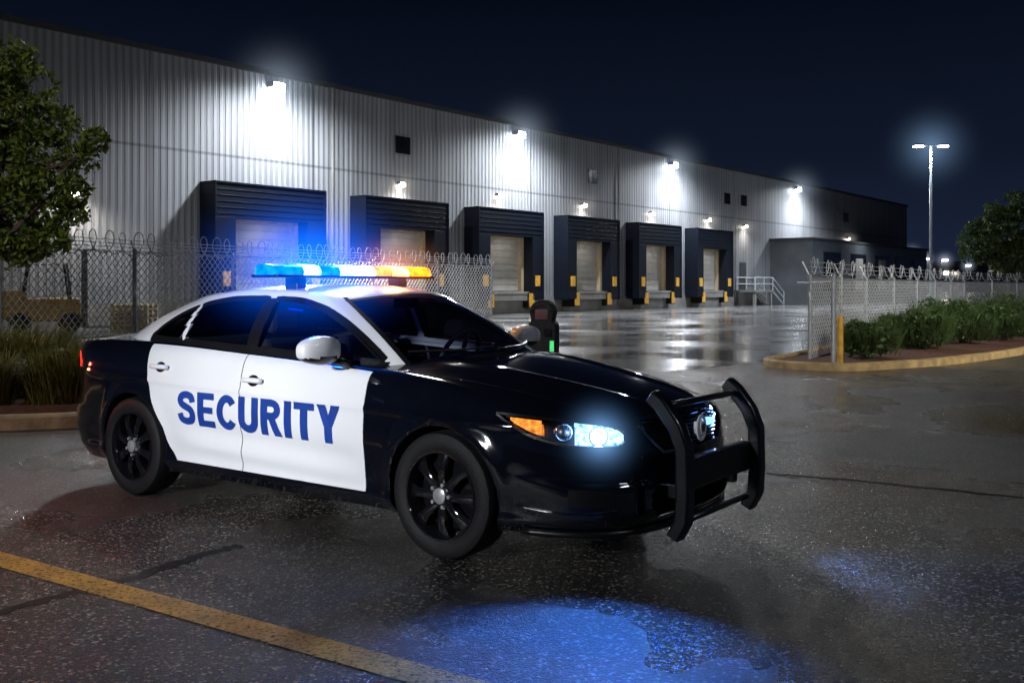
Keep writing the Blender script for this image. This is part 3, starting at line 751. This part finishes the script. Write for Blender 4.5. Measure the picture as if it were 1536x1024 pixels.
# ================================================================ GROUND
b=MB(); b.add([(-400,-60,0),(500,-60,0),(500,900,0),(-400,900,0)],[(0,1,2,3)]); g=b.obj('ground',M['asphalt']); tag(g,kind='structure')
def poly(name,pts,z,m,kind='structure'):
    b=MB(); b.add([(x,y,z) for x,y in pts],[tuple(range(len(pts)))]); o=b.obj(name,m); tag(o,kind=kind); return o
def wallp(s,o,z=0): return Vector((-43.8+.614*s+.789*o,.789*s-.614*o,z))
def wp2(s,o): p=wallp(s,o); return (p[0],p[1])
poly('pavement',[wp2(30,0),wp2(150,0),(60,95),(9.0,26.5),(4.4,19.2),(2.6,17.4),(-2.5,19.5),(-6.5,30)],.004,M['apron'])
a=Vector(gp(-120,806)); c=Vector(gp(760,1048)); d=(c-a).normalized(); n=Vector((-d[1],d[0]))*.085
def markmat():
    m=mat('worn_yellow',(.46,.23,.025),.5,var=.35,scale=4,bump=.8,bscale=90); nt=m.node_tree; L=nt.links.new; b_=nt.nodes['Principled BSDF']
    tc=N(nt,'ShaderNodeTexCoord'); nz=N(nt,'ShaderNodeTexNoise'); nz.inputs['Scale'].default_value=45; nz.inputs['Detail'].default_value=6; nz.inputs['Roughness'].default_value=.7
    L(tc.outputs['Object'],nz.inputs['Vector']); r=N(nt,'ShaderNodeMapRange'); r.inputs['From Min'].default_value=.30; r.inputs['From Max'].default_value=.52; r.inputs['To Min'].default_value=.1; L(nz.outputs['Fac'],r.inputs['Value']); L(r.outputs[0],b_.inputs['Alpha']); return m
M['line']=markmat()
poly('road_marking',[a-n,c-n,c+n,a+n],.0045,M['line'])
def seal(pp,w,seed):
    rr=random.Random(seed); P=[]
    for i in range(len(pp)-1):
        for k in range(10): P.append(Vector(gp(*pp[i])).lerp(Vector(gp(*pp[i+1])),k/10))
    P.append(Vector(gp(*pp[-1]))); L_=[];R_=[]
    for i,p in enumerate(P):
        t=(P[min(len(P)-1,i+1)]-P[max(0,i-1)]).normalized(); nn=Vector((-t[1],t[0])); p=p+nn*rr.uniform(-.02,.02); ww=w*rr.uniform(.6,1.3)
        L_.append((p[0]+nn[0]*ww,p[1]+nn[1]*ww,.0025)); R_.append((p[0]-nn[0]*ww,p[1]-nn[1]*ww,.0025))
    b=MB(); b.grid([L_,R_]); tag(b.obj('road_patch',M['tar']),kind='structure')
seal([(-60,935),(90,893),(200,868),(300,832),(362,818)],.04,1)
seal([(1150,710),(1300,722),(1450,738),(1700,765)],.03,2)
def kerb(name,pts,w,h,m):
    b=MB(); pts=[Vector(p) for p in pts]; rows=[]
    for i,p in enumerate(pts):
        t=(pts[min(len(pts)-1,i+1)]-pts[max(0,i-1)]).normalized(); nn=Vector((-t[1],t[0]))
        q0=p-nn*w/2; q1=p+nn*w/2
        rows.append([(q0[0],q0[1],0),(q0[0],q0[1],h*.8),(q0[0]*.8+q1[0]*.2,q0[1]*.8+q1[1]*.2,h),(q0[0]*.2+q1[0]*.8,q0[1]*.2+q1[1]*.8,h),(q1[0],q1[1],h*.8),(q1[0],q1[1],0)])
    b.grid(rows); o=b.obj(name,m,sharp=50); tag(o,kind='structure'); return o
lk=smoothpath([(-14,9.5),(-8,9.9),(-5.2,10.4),(-4.2,10.9),(-3.6,11.9),(-4.2,13.6),(-6.5,17.5),(-8.5,22)])
kerb('kerb',lk,.18,.15,M['kerbc'])
poly('planting_bed',[(p[0],p[1]) for p in lk]+[(-20,24),(-20,9.6)],.09,M['mulch'])
rk=smoothpath([(14.5,27.5),(11.6,22.6),(8.6,19.4),(7.0,18.2),(5.8,17.6),(4.95,18.1),(4.85,19.0),(5.6,20.2),(8.2,24.5),(12,30),(16,36)])
kerb('kerb',rk,.18,.14,M['kerbp'])
poly('planting_bed',[(p[0],p[1]) for p in rk],.09,M['mulch'])
# ================================================================ WAREHOUSE
wh=empty('warehouse',(-43.8,0,0),math.atan2(.789,.614),'long grey corrugated metal warehouse with lit loading docks','warehouse')
H=10.5; S0,S1=28,144.2
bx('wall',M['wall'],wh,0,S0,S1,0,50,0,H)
b=MB(); b.box(S0,S1+.1,-.12,.3,H,H+.22); b.box(S1-.05,S1+.12,.3,50,H,H+.22); b.obj('roof_coping',M['coping'],wh)
bx('plinth',M['concrete'],wh,0,S0,S1,-.05,-.003,0,.9)
def s_of(px): return 83622/(1940-px)
def dock(s0):
    W=5.65; e=empty('loading_dock',(s0,0,0),parent=wh); P=.95; F=.22
    b=MB(); b.box(0,W,-1.0,-.01,4.25,5.6); b.box(0,P,-1.0,-.01,.75,4.25); b.box(W-P,W,-1.0,-.01,.75,4.25)
    for k in range(5):
        b.box(.1,W-.1,-1.03,-1.0,4.4+.24*k,4.42+.24*k)
    b.box(-.06,0,-1.05,-.01,.7,5.66); b.box(W,W+.06,-1.05,-.01,.7,5.66); b.box(-.06,W+.06,-1.05,-.01,5.6,5.68)
    b.obj('dock_shelter',M['shelter'],e,bevel=.02)
    b=MB(); z=1.25
    while z<4.1:
        b.box(P+F,W-P-F,-.10,-.02,z,min(4.15,z+.33)); b.box(P+F,W-P-F,-.06,-.02,z+.33,z+.37); z+=.37
    b.box(P+F,W-P-F,-.115,-.10,2.45,2.52)
    b.obj('dock_door',M['doorpanel'],e)
    b=MB(); b.box(P,P+F,-.35,-.01,1.2,4.25); b.box(W-P-F,W-P,-.35,-.01,1.2,4.25); b.box(P+F,W-P-F,-.3,-.02,4.1,4.25)
    b.obj('door_frame',M['tan'],e)
    b=MB(); b.box(P,W-P,-.55,-.01,0,1.05); b.box(P+.2,W-P-.2,-.9,-.05,1.05,1.2); b.box(P+.2,W-P-.2,-.88,-.6,.7,1.05); b.obj('dock_leveler',M['concrete'],e,bevel=.02)
    for x in(.75,W-1.3):
        b=MB(); b.box(x,x+.55,-.95,-.05,.3,1.15); b.box(x+.04,x+.51,-1.0,-.95,.35,1.1,1); b.obj('bumper',[M['rubber'],M['yellowdull']],e,bevel=.02)
    for x in (.3,W-.75): bx('warning_plate',M['yellowdull'],e,.01,x,x+.42,-1.06,-1.0,1.5,2.1)
    return e
d0=dock(51.0)
for i in range(1,6):
    n=dup(d0,wh); n.location=(51.0+8.12*i,0,0)
for i in range(6):
    light('SPOT','dock_door_fill',(51.0+8.12*i+2.4,-1.5,4.1),50,(1,.92,.8),wh,target=(51.0+8.12*i+3.1,-.1,1.8),size=.2,angle=130,blend=.8)  # spots without a fixture, added to brighten the dock doors
glow_b=glowmat('lamp_glow',(.65,.8,1),.26,5); glow_s=glowmat('small_lamp_glow',(1,.92,.8),.35,4)
def lampfix(nm,s,z,big):
    e=empty(nm,(s,0,z),parent=wh); k=.85 if big else .5
    b=MB(); b.box(-.35*k,.35*k,-.5*k,-.01,-.1*k,.2*k); b.tube([(0,-.01,.1*k),(0,-.3*k,.2*k)],.04,6); b.obj('housing',M['coping'],e,bevel=.03)
    b=MB(); b.box(-.32*k,.32*k,-.58*k,-.1*k,-.28*k,-.1*k); b.box(-.30*k,.30*k,-.58*k,-.5*k,-.1*k,.12*k); b.obj('lens',M['flood_e'] if big else M['dock_e'],e,bevel=.01)
    add_glow(e,(0,-.4,-.1),3.6 if big else 1.3,glow_b if big else glow_s)
    return e
for px in (408,773,1005,1192):
    s=s_of(px); lampfix('flood_lamp',s,10.05,True)
    light('SPOT','flood_light',(s,-3.0,10.1),6000,(.88,.94,1),wh,target=(s,-1.2,0),size=.3,angle=162,blend=1)
    light('SPOT','flood_light',(s,-.9,9.7),380,(.88,.94,1),wh,target=(s,-.4,0),size=.2,angle=150,blend=1)
    light('SPOT','yard_light',(s,-.8,9.9),7500,(.92,.95,1),wh,target=(s-4,-16,0),size=.35,angle=110,blend=.8)
for px,z in((107,4.9),(598,6.5),(745,6.5),(872,6.5),(975,6.5),(1060,6.5),(1115,6.3),(1270,6.2)):
    s=s_of(px); lampfix('wall_lamp',s,z,False)
    light('SPOT','wall_wash_light',(s,-.8,z-.1),300 if px>200 else 380,(1,.92,.8) ,wh,target=(s,-.35,0),size=.15,angle=155,blend=.9)
light('SPOT','wall_wash_light',(118,-6,6.0),500,(.9,.95,1),wh,target=(118,-3.6,2),size=.3,angle=140,blend=1)  # spot without a fixture, added to brighten the annex front
for px,py,w in((603,218,1.0),(888,265,1.0),(1090,298,1.0),(1115,301,1.0),(1268,326,1.4)):
    s=s_of(px); Y=.789*s; z=CAMH+(430-py)*Y/1506
    b=MB(); b.box(s-w/2,s+w/2,-.06,-.01,z-.42,z+.42); 
    for k in range(6): b.box(s-w/2+.06,s+w/2-.06,-.09,-.06,z-.36+.13*k,z-.30+.13*k)
    b.box(s-.04,s+.04,-.1,-.06,z-.42,z+.42)
    b.obj('vent',M['darkglass'],wh)
for s in (57.9,82.4,99.6):
    b=MB(); b.tube([(s,-.12,H),(s,-.12,.3)],.05,8); b.obj('downspout',M['concrete'],wh)
bx('service_door',M['coping'],wh,0,100.6,101.7,-.06,-.003,1.25,3.4)
st=empty('stairs',parent=wh)
b=MB(); b.box(99.6,103.0,-1.8,-.02,1.05,1.22)
for k in range(7): b.box(103.0+.3*k,103.3+.3*k,-1.7,-.3,1.0-.16*k,1.05-.16*k)
b.box(99.8,100,-1.7,-1.5,0,1.05); b.box(102.8,103.0,-1.7,-1.5,0,1.05); b.box(99.8,103,-.4,-.05,0,1.05)
b.obj('step',M['concrete'],st)
for y in(-1.75,-.25):
    b=MB()
    for dz in(.5,1.0):
        b.tube([(99.6,y,1.2+dz),(103,y,1.2+dz),(105.2,y,.05+dz)],.04,6)
    for x,z in((99.6,1.2),(101.3,1.2),(103,1.2),(105.2,0.05)): b.tube([(x,y,z),(x,y,z+1.0)],.04,6)
    b.tube([(103,y,1.1),(105.2,y,-.0)],.06,6)
    b.obj('handrail',M['wire'],st)
ax=empty('annex',parent=wh)
bx('annex_wall',M['annexm'],ax,0,106.5,139,-3.6,-.01,0,5.3)
bx('annex_roof',M['coping'],ax,0,106.3,139.2,-3.8,-.01,5.3,5.5)
for s in(109,115.5,122,128.5,134): bx('annex_opening',M['darkglass'],ax,.02,s,s+4,-3.68,-3.6,1.1,4.4)
for s in(116.6,123): bx('annex_door',M['doorpanel'],ax,0,s,s+1.8,-3.74,-3.68,1.2,4.0)
# ================================================================ FENCES
def fence(pts,Hh,span,label,post_r=.04,cell=.17,coil=True,wr=.006,cr=.19,cw=.008):
    f=empty('chain_link_fence',(pts[0][0],pts[0][1],0),0,label,'fence')
    O=Vector((pts[0][0],pts[0][1],0)); chain=MB(); rail=MB(); barb=MB()
    for i in range(len(pts)-1):
        A=Vector((*pts[i],0))-O; B=Vector((*pts[i+1],0))-O; Ln=(B-A).length; d=(B-A)/Ln; n=max(1,round(Ln/span))
        for k in range(n+1 if i==len(pts)-2 else n):
            p=A+d*Ln*k/n
            b=MB(); b.tube([p,p+Vector((0,0,Hh+.03))],post_r,8); b.tube([p+Vector((0,0,Hh)),p+Vector((0,0,Hh+.3))-d.cross(Vector((0,0,1)))*.15],.02,6)
            b.lathe([(Hh+.03,post_r),(Hh+.06,post_r*.6),(Hh+.065,0)],8,'z',p); b.obj('post',M['galv'],f,sharp=60)
        for z in(Hh-.02,.1): rail.tube([A+Vector((0,0,z)),B+Vector((0,0,z))],.022,6)
        h=Hh-.12
        m=int((Ln+h)/cell)
        for k in range(m+1):
            u=-h+k*cell
            for sgn in(0,1):
                a0=max(0,u); a1=min(Ln,u+h)
                if a1-a0<.02: continue
                z0=a0-u+.1; z1=a1-u+.1
                if sgn: z0=Hh-(a0-u); z1=Hh-(a1-u)
                chain.tube([A+d*a0+Vector((0,0,z0)),A+d*a1+Vector((0,0,z1))],wr,3,caps=False)
        if coil:
            for q in range(3): barb.tube([A+Vector((0,0,Hh+.1+.1*q)),B+Vector((0,0,Hh+.1+.1*q))],cw*.8,3,caps=False)
            T=int(Ln/.55); pp=[]
            for k in range(T*14+1):
                t=k/14*2*math.pi; s=k/(T*14)*Ln; r=cr+.03*math.sin(k*.37)
                pp.append(A+d*s+Vector((0,0,Hh+.2))+Vector((0,0,1))*math.sin(t)*r+d*math.cos(t)*r*.9+d.cross(Vector((0,0,1)))*.05*math.cos(t*.5))
            barb.tube(pp,cw,3,caps=False)
            for k in range(0,len(pp),2):
                q=pp[k]; v=Vector((random.gauss(0,1),random.gauss(0,1),random.gauss(0,1))).normalized()*.035; barb.tube([q-v,q+v],cw*.6,3,caps=False)
    rail.obj('rail',M['galv'],f); chain.obj('chain_link_mesh',M['wire'],f)
    if coil: barb.obj('barbed_wire',M['wire'],f)
    return f
fence([(-15.0,19.0),(-12.4,24.3),(-10.9,29.0),(-5.6,40.5),(-1,49)],2.5,5,'tall chain link fence with barbed wire coil along the dark yard',cell=.24,wr=.013,post_r=.055,cr=.32,cw=.017)
fence([(5.73,19.3),(8.4,23.8),(11.5,28.5),(16,35.5),(24,44),(40,58)],1.66,3.2,'chain link fence with barbed wire behind the planting bed',cell=.15,wr=.0065,post_r=.04,cr=.16,cw=.008)
e=empty('gate_post',(5.78,18.05,0),0,'grey steel gate post standing on the kerb corner','post')
b=MB(); b.tube([(0,0,.05),(0,0,1.66)],.045,12); b.lathe([(1.66,.05),(1.70,.04),(1.72,0)],12,'z'); b.tube([(0,0,1.55),(-.3,1.2,1.55)],.02,6); b.obj('post',M['galv'],e,sharp=50)
e=empty('bollard',(5.80,17.75,0),0,'thin yellow steel bollard at the planting bed corner','bollard')
b=MB(); b.tube([(0,0,0),(0,0,.92)],.055,16); b.lathe([(.92,.055),(.95,.045),(.965,.02),(.968,0)],16,'z'); b.lathe([(0.0,.1),(.02,.1),(.02,.0)],16,'z'); b.obj('post',M['yellow'],e,sharp=50)
# ================================================================ ticket machine
e=empty('ticket_machine',(.48,15.3,0),-.25,'black parking ticket machine with round top and green light','ticket machine')
b=MB(); prof=[(-.22,0),(-.22,.88),(-.2,.93),(-.16,.95)]+[(-.19*math.cos(t*math.pi/12),1.08+.2*math.sin(t*math.pi/12)) for t in range(13)]+[(.16,.95),(.2,.93),(.22,.88),(.22,0)]
nP=len(prof); b.add([(x,-.14,z) for x,z in prof]+[(x,.14,z) for x,z in prof],[tuple(range(nP)),tuple(range(nP,2*nP))]+[(i,(i+1)%nP,nP+(i+1)%nP,nP+i) for i in range(nP)]); b.obj('housing',M['rubber'],e,bevel=.02)
b=MB(); b.box(-.10,.10,-.16,-.141,.98,1.14); b.box(-.17,-.02,-.165,-.141,.7,.84,1); b.box(.04,.16,-.17,-.141,.72,.84,1); b.obj('screen',[M['darkglass'],M['rim']],e,bevel=.004)
b=MB(); b.tube([(.14*math.cos(t*math.pi/12),-.16,1.08+.14*math.sin(t*math.pi/12)) for t in range(13)],.010,6); b.obj('dial_ring',M['trim'],e,smooth=True)
bx('green_light',M['green_e'],e,0,.13,.19,-.15,-.141,.5,.66)
# ================================================================ forklift + pallets behind the fence
fk=empty('forklift',(-15.2,33,0),.5,'yellow forklift parked behind the chain link fence','forklift')
b=MB(); b.box(-1.2,.9,-.6,.6,.35,1.1); b.box(-1.4,-.7,-.58,.58,.4,1.35); b.obj('body',M['forkm'],fk,bevel=.08)
b=MB()
for x in(-.8,.6):
    for y in(-.5,.5): b.tube([(x,y,1.1),(x*.8,y,2.2)],.04,6)
for k in range(6): b.tube([(-.64+.22*k,-.5,2.2),(-.64+.22*k,.5,2.2)],.03,6)
b.obj('overhead_guard',M['trim'],fk)
b=MB()
for y in(-.35,.35): b.box(1.0,1.12,y-.06,y+.06,.1,2.7)
for z in(.6,1.5,2.6): b.box(1.02,1.1,-.35,.35,z,z+.1)
for y in(-.25,.25): b.box(1.12,2.2,y-.07,y+.07,.1,.16)
b.obj('mast',M['coping'],fk)
for x,y in((-.9,-.55),(-.9,.55),(.6,-.55),(.6,.55)):
    b=MB(); b.lathe([(-.1,0),(-.1,.28),(-.07,.32),(.07,.32),(.1,.28),(.1,0)],20,'y',(x,y,.32)); b.obj('wheel',M['rubber'],fk,sharp=40)
for j,(x,y,nn) in enumerate(((-12.6,33.5,6),(-17.8,31,9),(-10.2,36,5))):
    e=empty('pallet_stack',(x,y,0),.4*j,'stack of weathered wooden pallets in the yard','pallets','pallet stacks in the yard')
    for q in range(nn):
        b=MB(); z=q*.15
        for k in range(6): b.box(-.6+.22*k,-.48+.22*k,-.5,.5,z+.12,z+.14)
        for yy in(-.5,-.05,.4): b.box(-.6,.62,yy,yy+.1,z,z+.12)
        b.obj('pallet',M['tan'],e)
# ================================================================ light pole
def lightpole(loc,Hh,label,r=.12,power=0,grp=None):
    e=empty('street_lamp',loc,0,label,'street lamp',grp)
    b=MB(); b.tube([(0,0,0),(0,0,Hh)],[r,r*.6],10); b.lathe([(0,r*2.2),(.5,r*2.2),(.5,r)],12,'z'); b.tube([(-.7,0,Hh),(.7,0,Hh)],r*.4,8); b.obj('pole',M['galv'],e,sharp=50)
    for s in(-1,1):
        bx('lamp_head',M['coping'],e,.02,min(s*.5,s*1.2),max(s*.5,s*1.2),-.25,.25,Hh-.02,Hh+.12)
        bx('lamp_lens',M['flood_e'],e,0,min(s*.55,s*1.15),max(s*.55,s*1.15),-.2,.2,Hh-.1,Hh-.021)
    add_glow(e,(0,0,Hh-.1),4.6,glowmat('pole_glow',(.35,.6,1),.17,4.5))
    if power: light('SPOT','street_lamp_light',(0,0,Hh-.3),power,(.8,.9,1),e,target=(0,0,0),size=.4,angle=150,blend=.8)
    return e
lightpole((29.2,70,0),11.3,'tall grey twin head street lamp standing in the yard',power=18000)
sf=empty('street_lamp',(0,0,0),0,'small distant street lamp glowing beyond the yard','street lamp','distant street lamps')
b=MB(); b.tube([(0,0,0),(0,0,9)],.15,6); b.box(-.1,1.3,-.3,.3,8.9,9.1); b.obj('pole',M['galv'],sf)
bx('lamp_lens',M['dock_e'],sf,0,.2,1.3,-.4,.4,8.6,8.88)
add_glow(sf,(.7,0,8.7),3.2,glowmat('far_glow',(.7,.8,1),.35,4))
fars=[(1362,380,190),(1385,388,230),(1412,390,210),(1372,400,180),(1448,398,260),(1540,402,240),(1240,406,300)]
for i,(px,py,Y) in enumerate(fars):
    o=sf if i==0 else dup(sf)
    X=(px-768)*Y/1506; o.location=(X,Y,CAMH+(430-py)*Y/1506-8.8)
e=empty('distant_building',(150,300,0),.1,'low distant warehouse with dark walls','warehouse')
b=MB(); b.box(-55,90,0,40,0,9); b.box(-20,20,-5,0,0,6); b.obj('wall',M['annexm'],e)
for k in range(8): bx('window',M['dock_e'],e,0,-50+14*k,-48.6+14*k,-.2,-.02,5,6)
# ================================================================ vegetation
def crown(b,blobs,n,size,seed,thr=-.12,fq=.9):
    rnd=random.Random(seed); tot=sum(r[3]**2 for r in blobs); made=0; tries=0
    while made<n and tries<n*6:
        tries+=1
        x=rnd.random()*tot
        for bl in blobs:
            x-=bl[3]**2
            if x<=0: break
        while True:
            v=Vector((rnd.uniform(-1,1),rnd.uniform(-1,1),rnd.uniform(-1,1)))
            if v.length<=1: break
        v=v.normalized()*(v.length**.45)*rnd.choice((1,1,1,1.15)); p=Vector(bl[:3])+v*bl[3]; p.z=bl[2]+v.z*bl[3]*.8
        if noise.noise(p*fq*2.2+Vector((seed,0,0)))<thr: continue
        made+=1
        s=size*rnd.uniform(.6,1.4); q=Vector((rnd.gauss(0,1),rnd.gauss(0,1),rnd.gauss(0,1)-.3)).normalized(); u=q.orthogonal().normalized(); w=q.cross(u)
        a_=rnd.uniform(0,6.28); u,w=u*math.cos(a_)+w*math.sin(a_),w*math.cos(a_)-u*math.sin(a_)
        b.add([p-u*s,p-w*s*.45+q*s*.1,p+u*s,p+w*s*.45+q*s*.1],[(0,1,2,3)])
def tree(loc,label,trunkH,blobs,n,size,m,seed,r=.16):
    e=empty('tree',loc,0,label,'tree'); rnd=random.Random(seed)
    b=MB(); pts=[(0,0,0),(.05,0,trunkH*.35),(-.04,.05,trunkH*.7),(.05,0,trunkH)]
    b.tube(pts,[r,r*.8,r*.65,r*.5],8)
    for bl in blobs:
        c=Vector(bl[:3]); st=Vector((0,0,trunkH*rnd.uniform(.55,1))); mid=st.lerp(c,.5)+Vector((rnd.uniform(-.2,.2),rnd.uniform(-.2,.2),.15))
        b.tube([st,mid,c],[r*.4,r*.25,r*.1],6)
        for k in range(4):
            q=c+Vector((rnd.gauss(0,1),rnd.gauss(0,1),rnd.gauss(0,.8))).normalized()*bl[3]*.8
            b.tube([mid.lerp(c,.5),mid.lerp(q,.6)+Vector((0,0,.05)),q],[r*.15,r*.1,r*.03],5)
    b.obj('trunk',M['bark'],e,smooth=True)
    b=MB(); crown(b,blobs,n,size,seed,thr=-.05); b.obj('crown',m,e,recalc=False)
    return e
bl=[(0,0,3.6,1.2),(.7,0,3.0,.9),(1.1,.3,3.9,.8),(-.6,.2,4.6,1.2),(.4,-.2,5.0,.9),(-.9,-.3,3.0,1.2),(.2,.1,5.8,.7),(1.35,0,4.6,.5),(1.5,-.2,3.4,.55),(.4,0,2.4,.7),(-1.4,0,4.0,1.2),(-.7,0,5.6,.8),(1.1,0,2.4,.5),(1.75,0,4.0,.35),(.9,0,5.4,.45),(2.05,.1,4.35,.3),(1.7,0,2.9,.3)]
tree((-10.25,19.6,0),'leafy green tree beside the chain link fence',3.2,bl,17000,.075,M['leaf'],5)
bl=[(0,0,3.9,1.5),(1.2,0,4.1,1.3),(-1.1,.2,3.4,1.0),(.4,0,5.0,.9),(-.6,0,4.6,.8),(1.6,.3,3.2,1.2),(.3,0,2.8,1.1),(-1.6,0,3.0,.6),(-1.5,0,4.0,.5)]
tree((22.3,45,0),'round dark green tree behind the fence',2.8,bl,9000,.12,M['leaf2'],9,.18)
def shrub(loc,rad,h,m,seed,label,grp,n=2600,size=.05):
    e=empty('shrub',loc,0,label,'shrub',grp); rr=random.Random(seed)
    blobs=[(rr.uniform(-.6,.6)*rad,rr.uniform(-.5,.5)*rad,h*rr.uniform(.25,.75),rad*rr.uniform(.25,.5)) for _ in range(9)]
    b=MB()
    for k in range(8): b.tube([(0,0,0),(blobs[k][0],blobs[k][1],blobs[k][2])],[.02,.008],4)
    b.obj('stem',M['bark'],e)
    b=MB(); crown(b,blobs,n,size,seed,thr=-.1,fq=2)
    for k in range(900):
        a_=rr.uniform(0,6.28); q=rr.random()**.5*rad*.9; p=Vector((q*math.cos(a_),q*math.sin(a_),h*rr.uniform(.1,.6))); d_=Vector((math.cos(a_)*rr.uniform(.1,.8),math.sin(a_)*rr.uniform(.1,.8),1)).normalized()*h*rr.uniform(.3,.65); s_=d_.orthogonal().normalized()*.010
        b.add([p-s_,p+s_,p+d_],[(0,1,2)])
    b.obj('foliage',m,e,recalc=False); return e
for i,(px,Y,rad,h) in enumerate([(1305,19.6,.62,.74),(1385,22.5,.72,.95),(1412,25,.8,1.15),(1450,24.5,.7,.8),(1495,26,.8,.95),(1535,28,1.0,1.4),(1475,30,.9,1.1),(1345,24,.55,.75)]):
    shrub(((px-768)*Y/1506,Y,.08),rad,h,M['leaf2'],20+i,'low dark green shrub in the mulch bed','shrubs in the planting bed')
for i,(x,y,rad,h) in enumerate([(-7.3,12.0,.7,.72),(-6.3,11.9,.6,.72),(-5.5,12.1,.55,.68),(-5.0,12.6,.5,.6),(-8.4,12.4,.8,.8),(-7.0,13.5,.9,.9),(-6.0,14,.8,.8)]):
    if i in(0,2,5): shrub((x+.15,y+.2,.08),rad*.9,h,M['grassm'],70+i,'rounded yellow green shrub in the mulch bed','shrubs along the kerb',n=3500,size=.03)
    e=empty('grass_clump',(x,y,.08),0,'yellow green ornamental grass clump in the mulch bed','grass','ornamental grass clumps')
    rr=random.Random(50+i); b=MB()
    for k in range(1300):
        a_=rr.uniform(0,6.28); q=rr.random()**.6*rad*.6; p=Vector((q*math.cos(a_),q*math.sin(a_),0)); a2=a_+rr.gauss(0,.7); ln=h*rr.uniform(.4,1.15); lean=rr.uniform(.1,1.0)
        dr=Vector((math.cos(a2),math.sin(a2),0)); sd=Vector((-dr.y,dr.x,0))*rr.uniform(.005,.010)
        p1=p+dr*ln*lean*.3+Vector((0,0,ln*.6)); p2=p+dr*ln*lean*.95+Vector((0,0,ln*(1-.35*lean)))
        b.add([p-sd,p+sd,p1+sd*.8,p1-sd*.8,p2],[(0,1,2,3),(3,2,4)])
    b.obj('blades',M['grassm'],e,recalc=False)
# ================================================================ sky, lights, camera
w=bpy.data.worlds.new('World'); scene.world=w; w.use_nodes=True; nt=w.node_tree; bg=nt.nodes['Background']
tc=N(nt,'ShaderNodeTexCoord'); sx=N(nt,'ShaderNodeSeparateXYZ'); nt.links.new(tc.outputs['Generated'],sx.inputs[0])
r=N(nt,'ShaderNodeValToRGB'); cr=r.color_ramp; cr.elements[0].position=0; cr.elements[0].color=(.011,.018,.040,1); cr.elements[1].position=.5; cr.elements[1].color=(.0012,.0019,.0048,1)
k_=cr.elements.new(.12); k_.color=(.0052,.0090,.021,1); k_=cr.elements.new(.28); k_.color=(.0018,.0031,.0085,1)
nt.links.new(sx.outputs['Z'],r.inputs[0]); nt.links.new(r.outputs[0],bg.inputs[0]); bg.inputs[1].default_value=1
sl=bpy.data.lights.new('back_sun','SUN'); sl.energy=.38; sl.angle=math.radians(4); sl.color=(1,.92,.84)  # sun lamp added as unseen back light throwing the car shadow forward
so=bpy.data.objects.new('back_sun',sl); COL.objects.link(so); so.rotation_euler=Vector((.14,-.80,-.56)).to_track_quat('-Z','Y').to_euler()
light('AREA','off_camera_light',(-6.5,-1.5,3.2),56,(.92,.95,1),None,target=(-1.4,6.6,.95),size=1.2,sizey=.5,spread=38)
light('AREA','off_camera_light',(-13,2,8.5),330,(1,.95,.82),None,target=(-9,19,2),size=1.2,sizey=.7,spread=90)  # unseen area light added to brighten the left tree, shrubs and fence
light('AREA','off_camera_light',(9,1,8),50,(.8,.9,1),None,target=(1.8,6,.5),size=2.2,sizey=.6,spread=120)  # unseen area light added for highlights on the car paint
light('AREA','off_camera_light',(15,8,8),420,(1,.97,.85),None,target=(10.5,24,.5),size=1.2,sizey=.7,spread=70)  # unseen area light added to brighten the shrubs on the right
light('SPOT','wall_fill_light',(16,12,11),4000,(.85,.92,1),None,target=(4,50,4),size=.8,angle=75,blend=.8)  # unseen spot added as broad fill on the warehouse wall
cam=bpy.data.cameras.new('Camera'); co=bpy.data.objects.new('Camera',cam); COL.objects.link(co)
co.location=(0,0,CAMH); co.rotation_euler=(math.pi/2,0,0); cam.sensor_width=36; cam.lens=1506/1536*36; cam.shift_y=-82/1536; cam.clip_end=2000; cam.clip_start=.05
scene.camera=co
scene.view_settings.view_transform='Standard'; scene.view_settings.look='None'; scene.view_settings.exposure=0
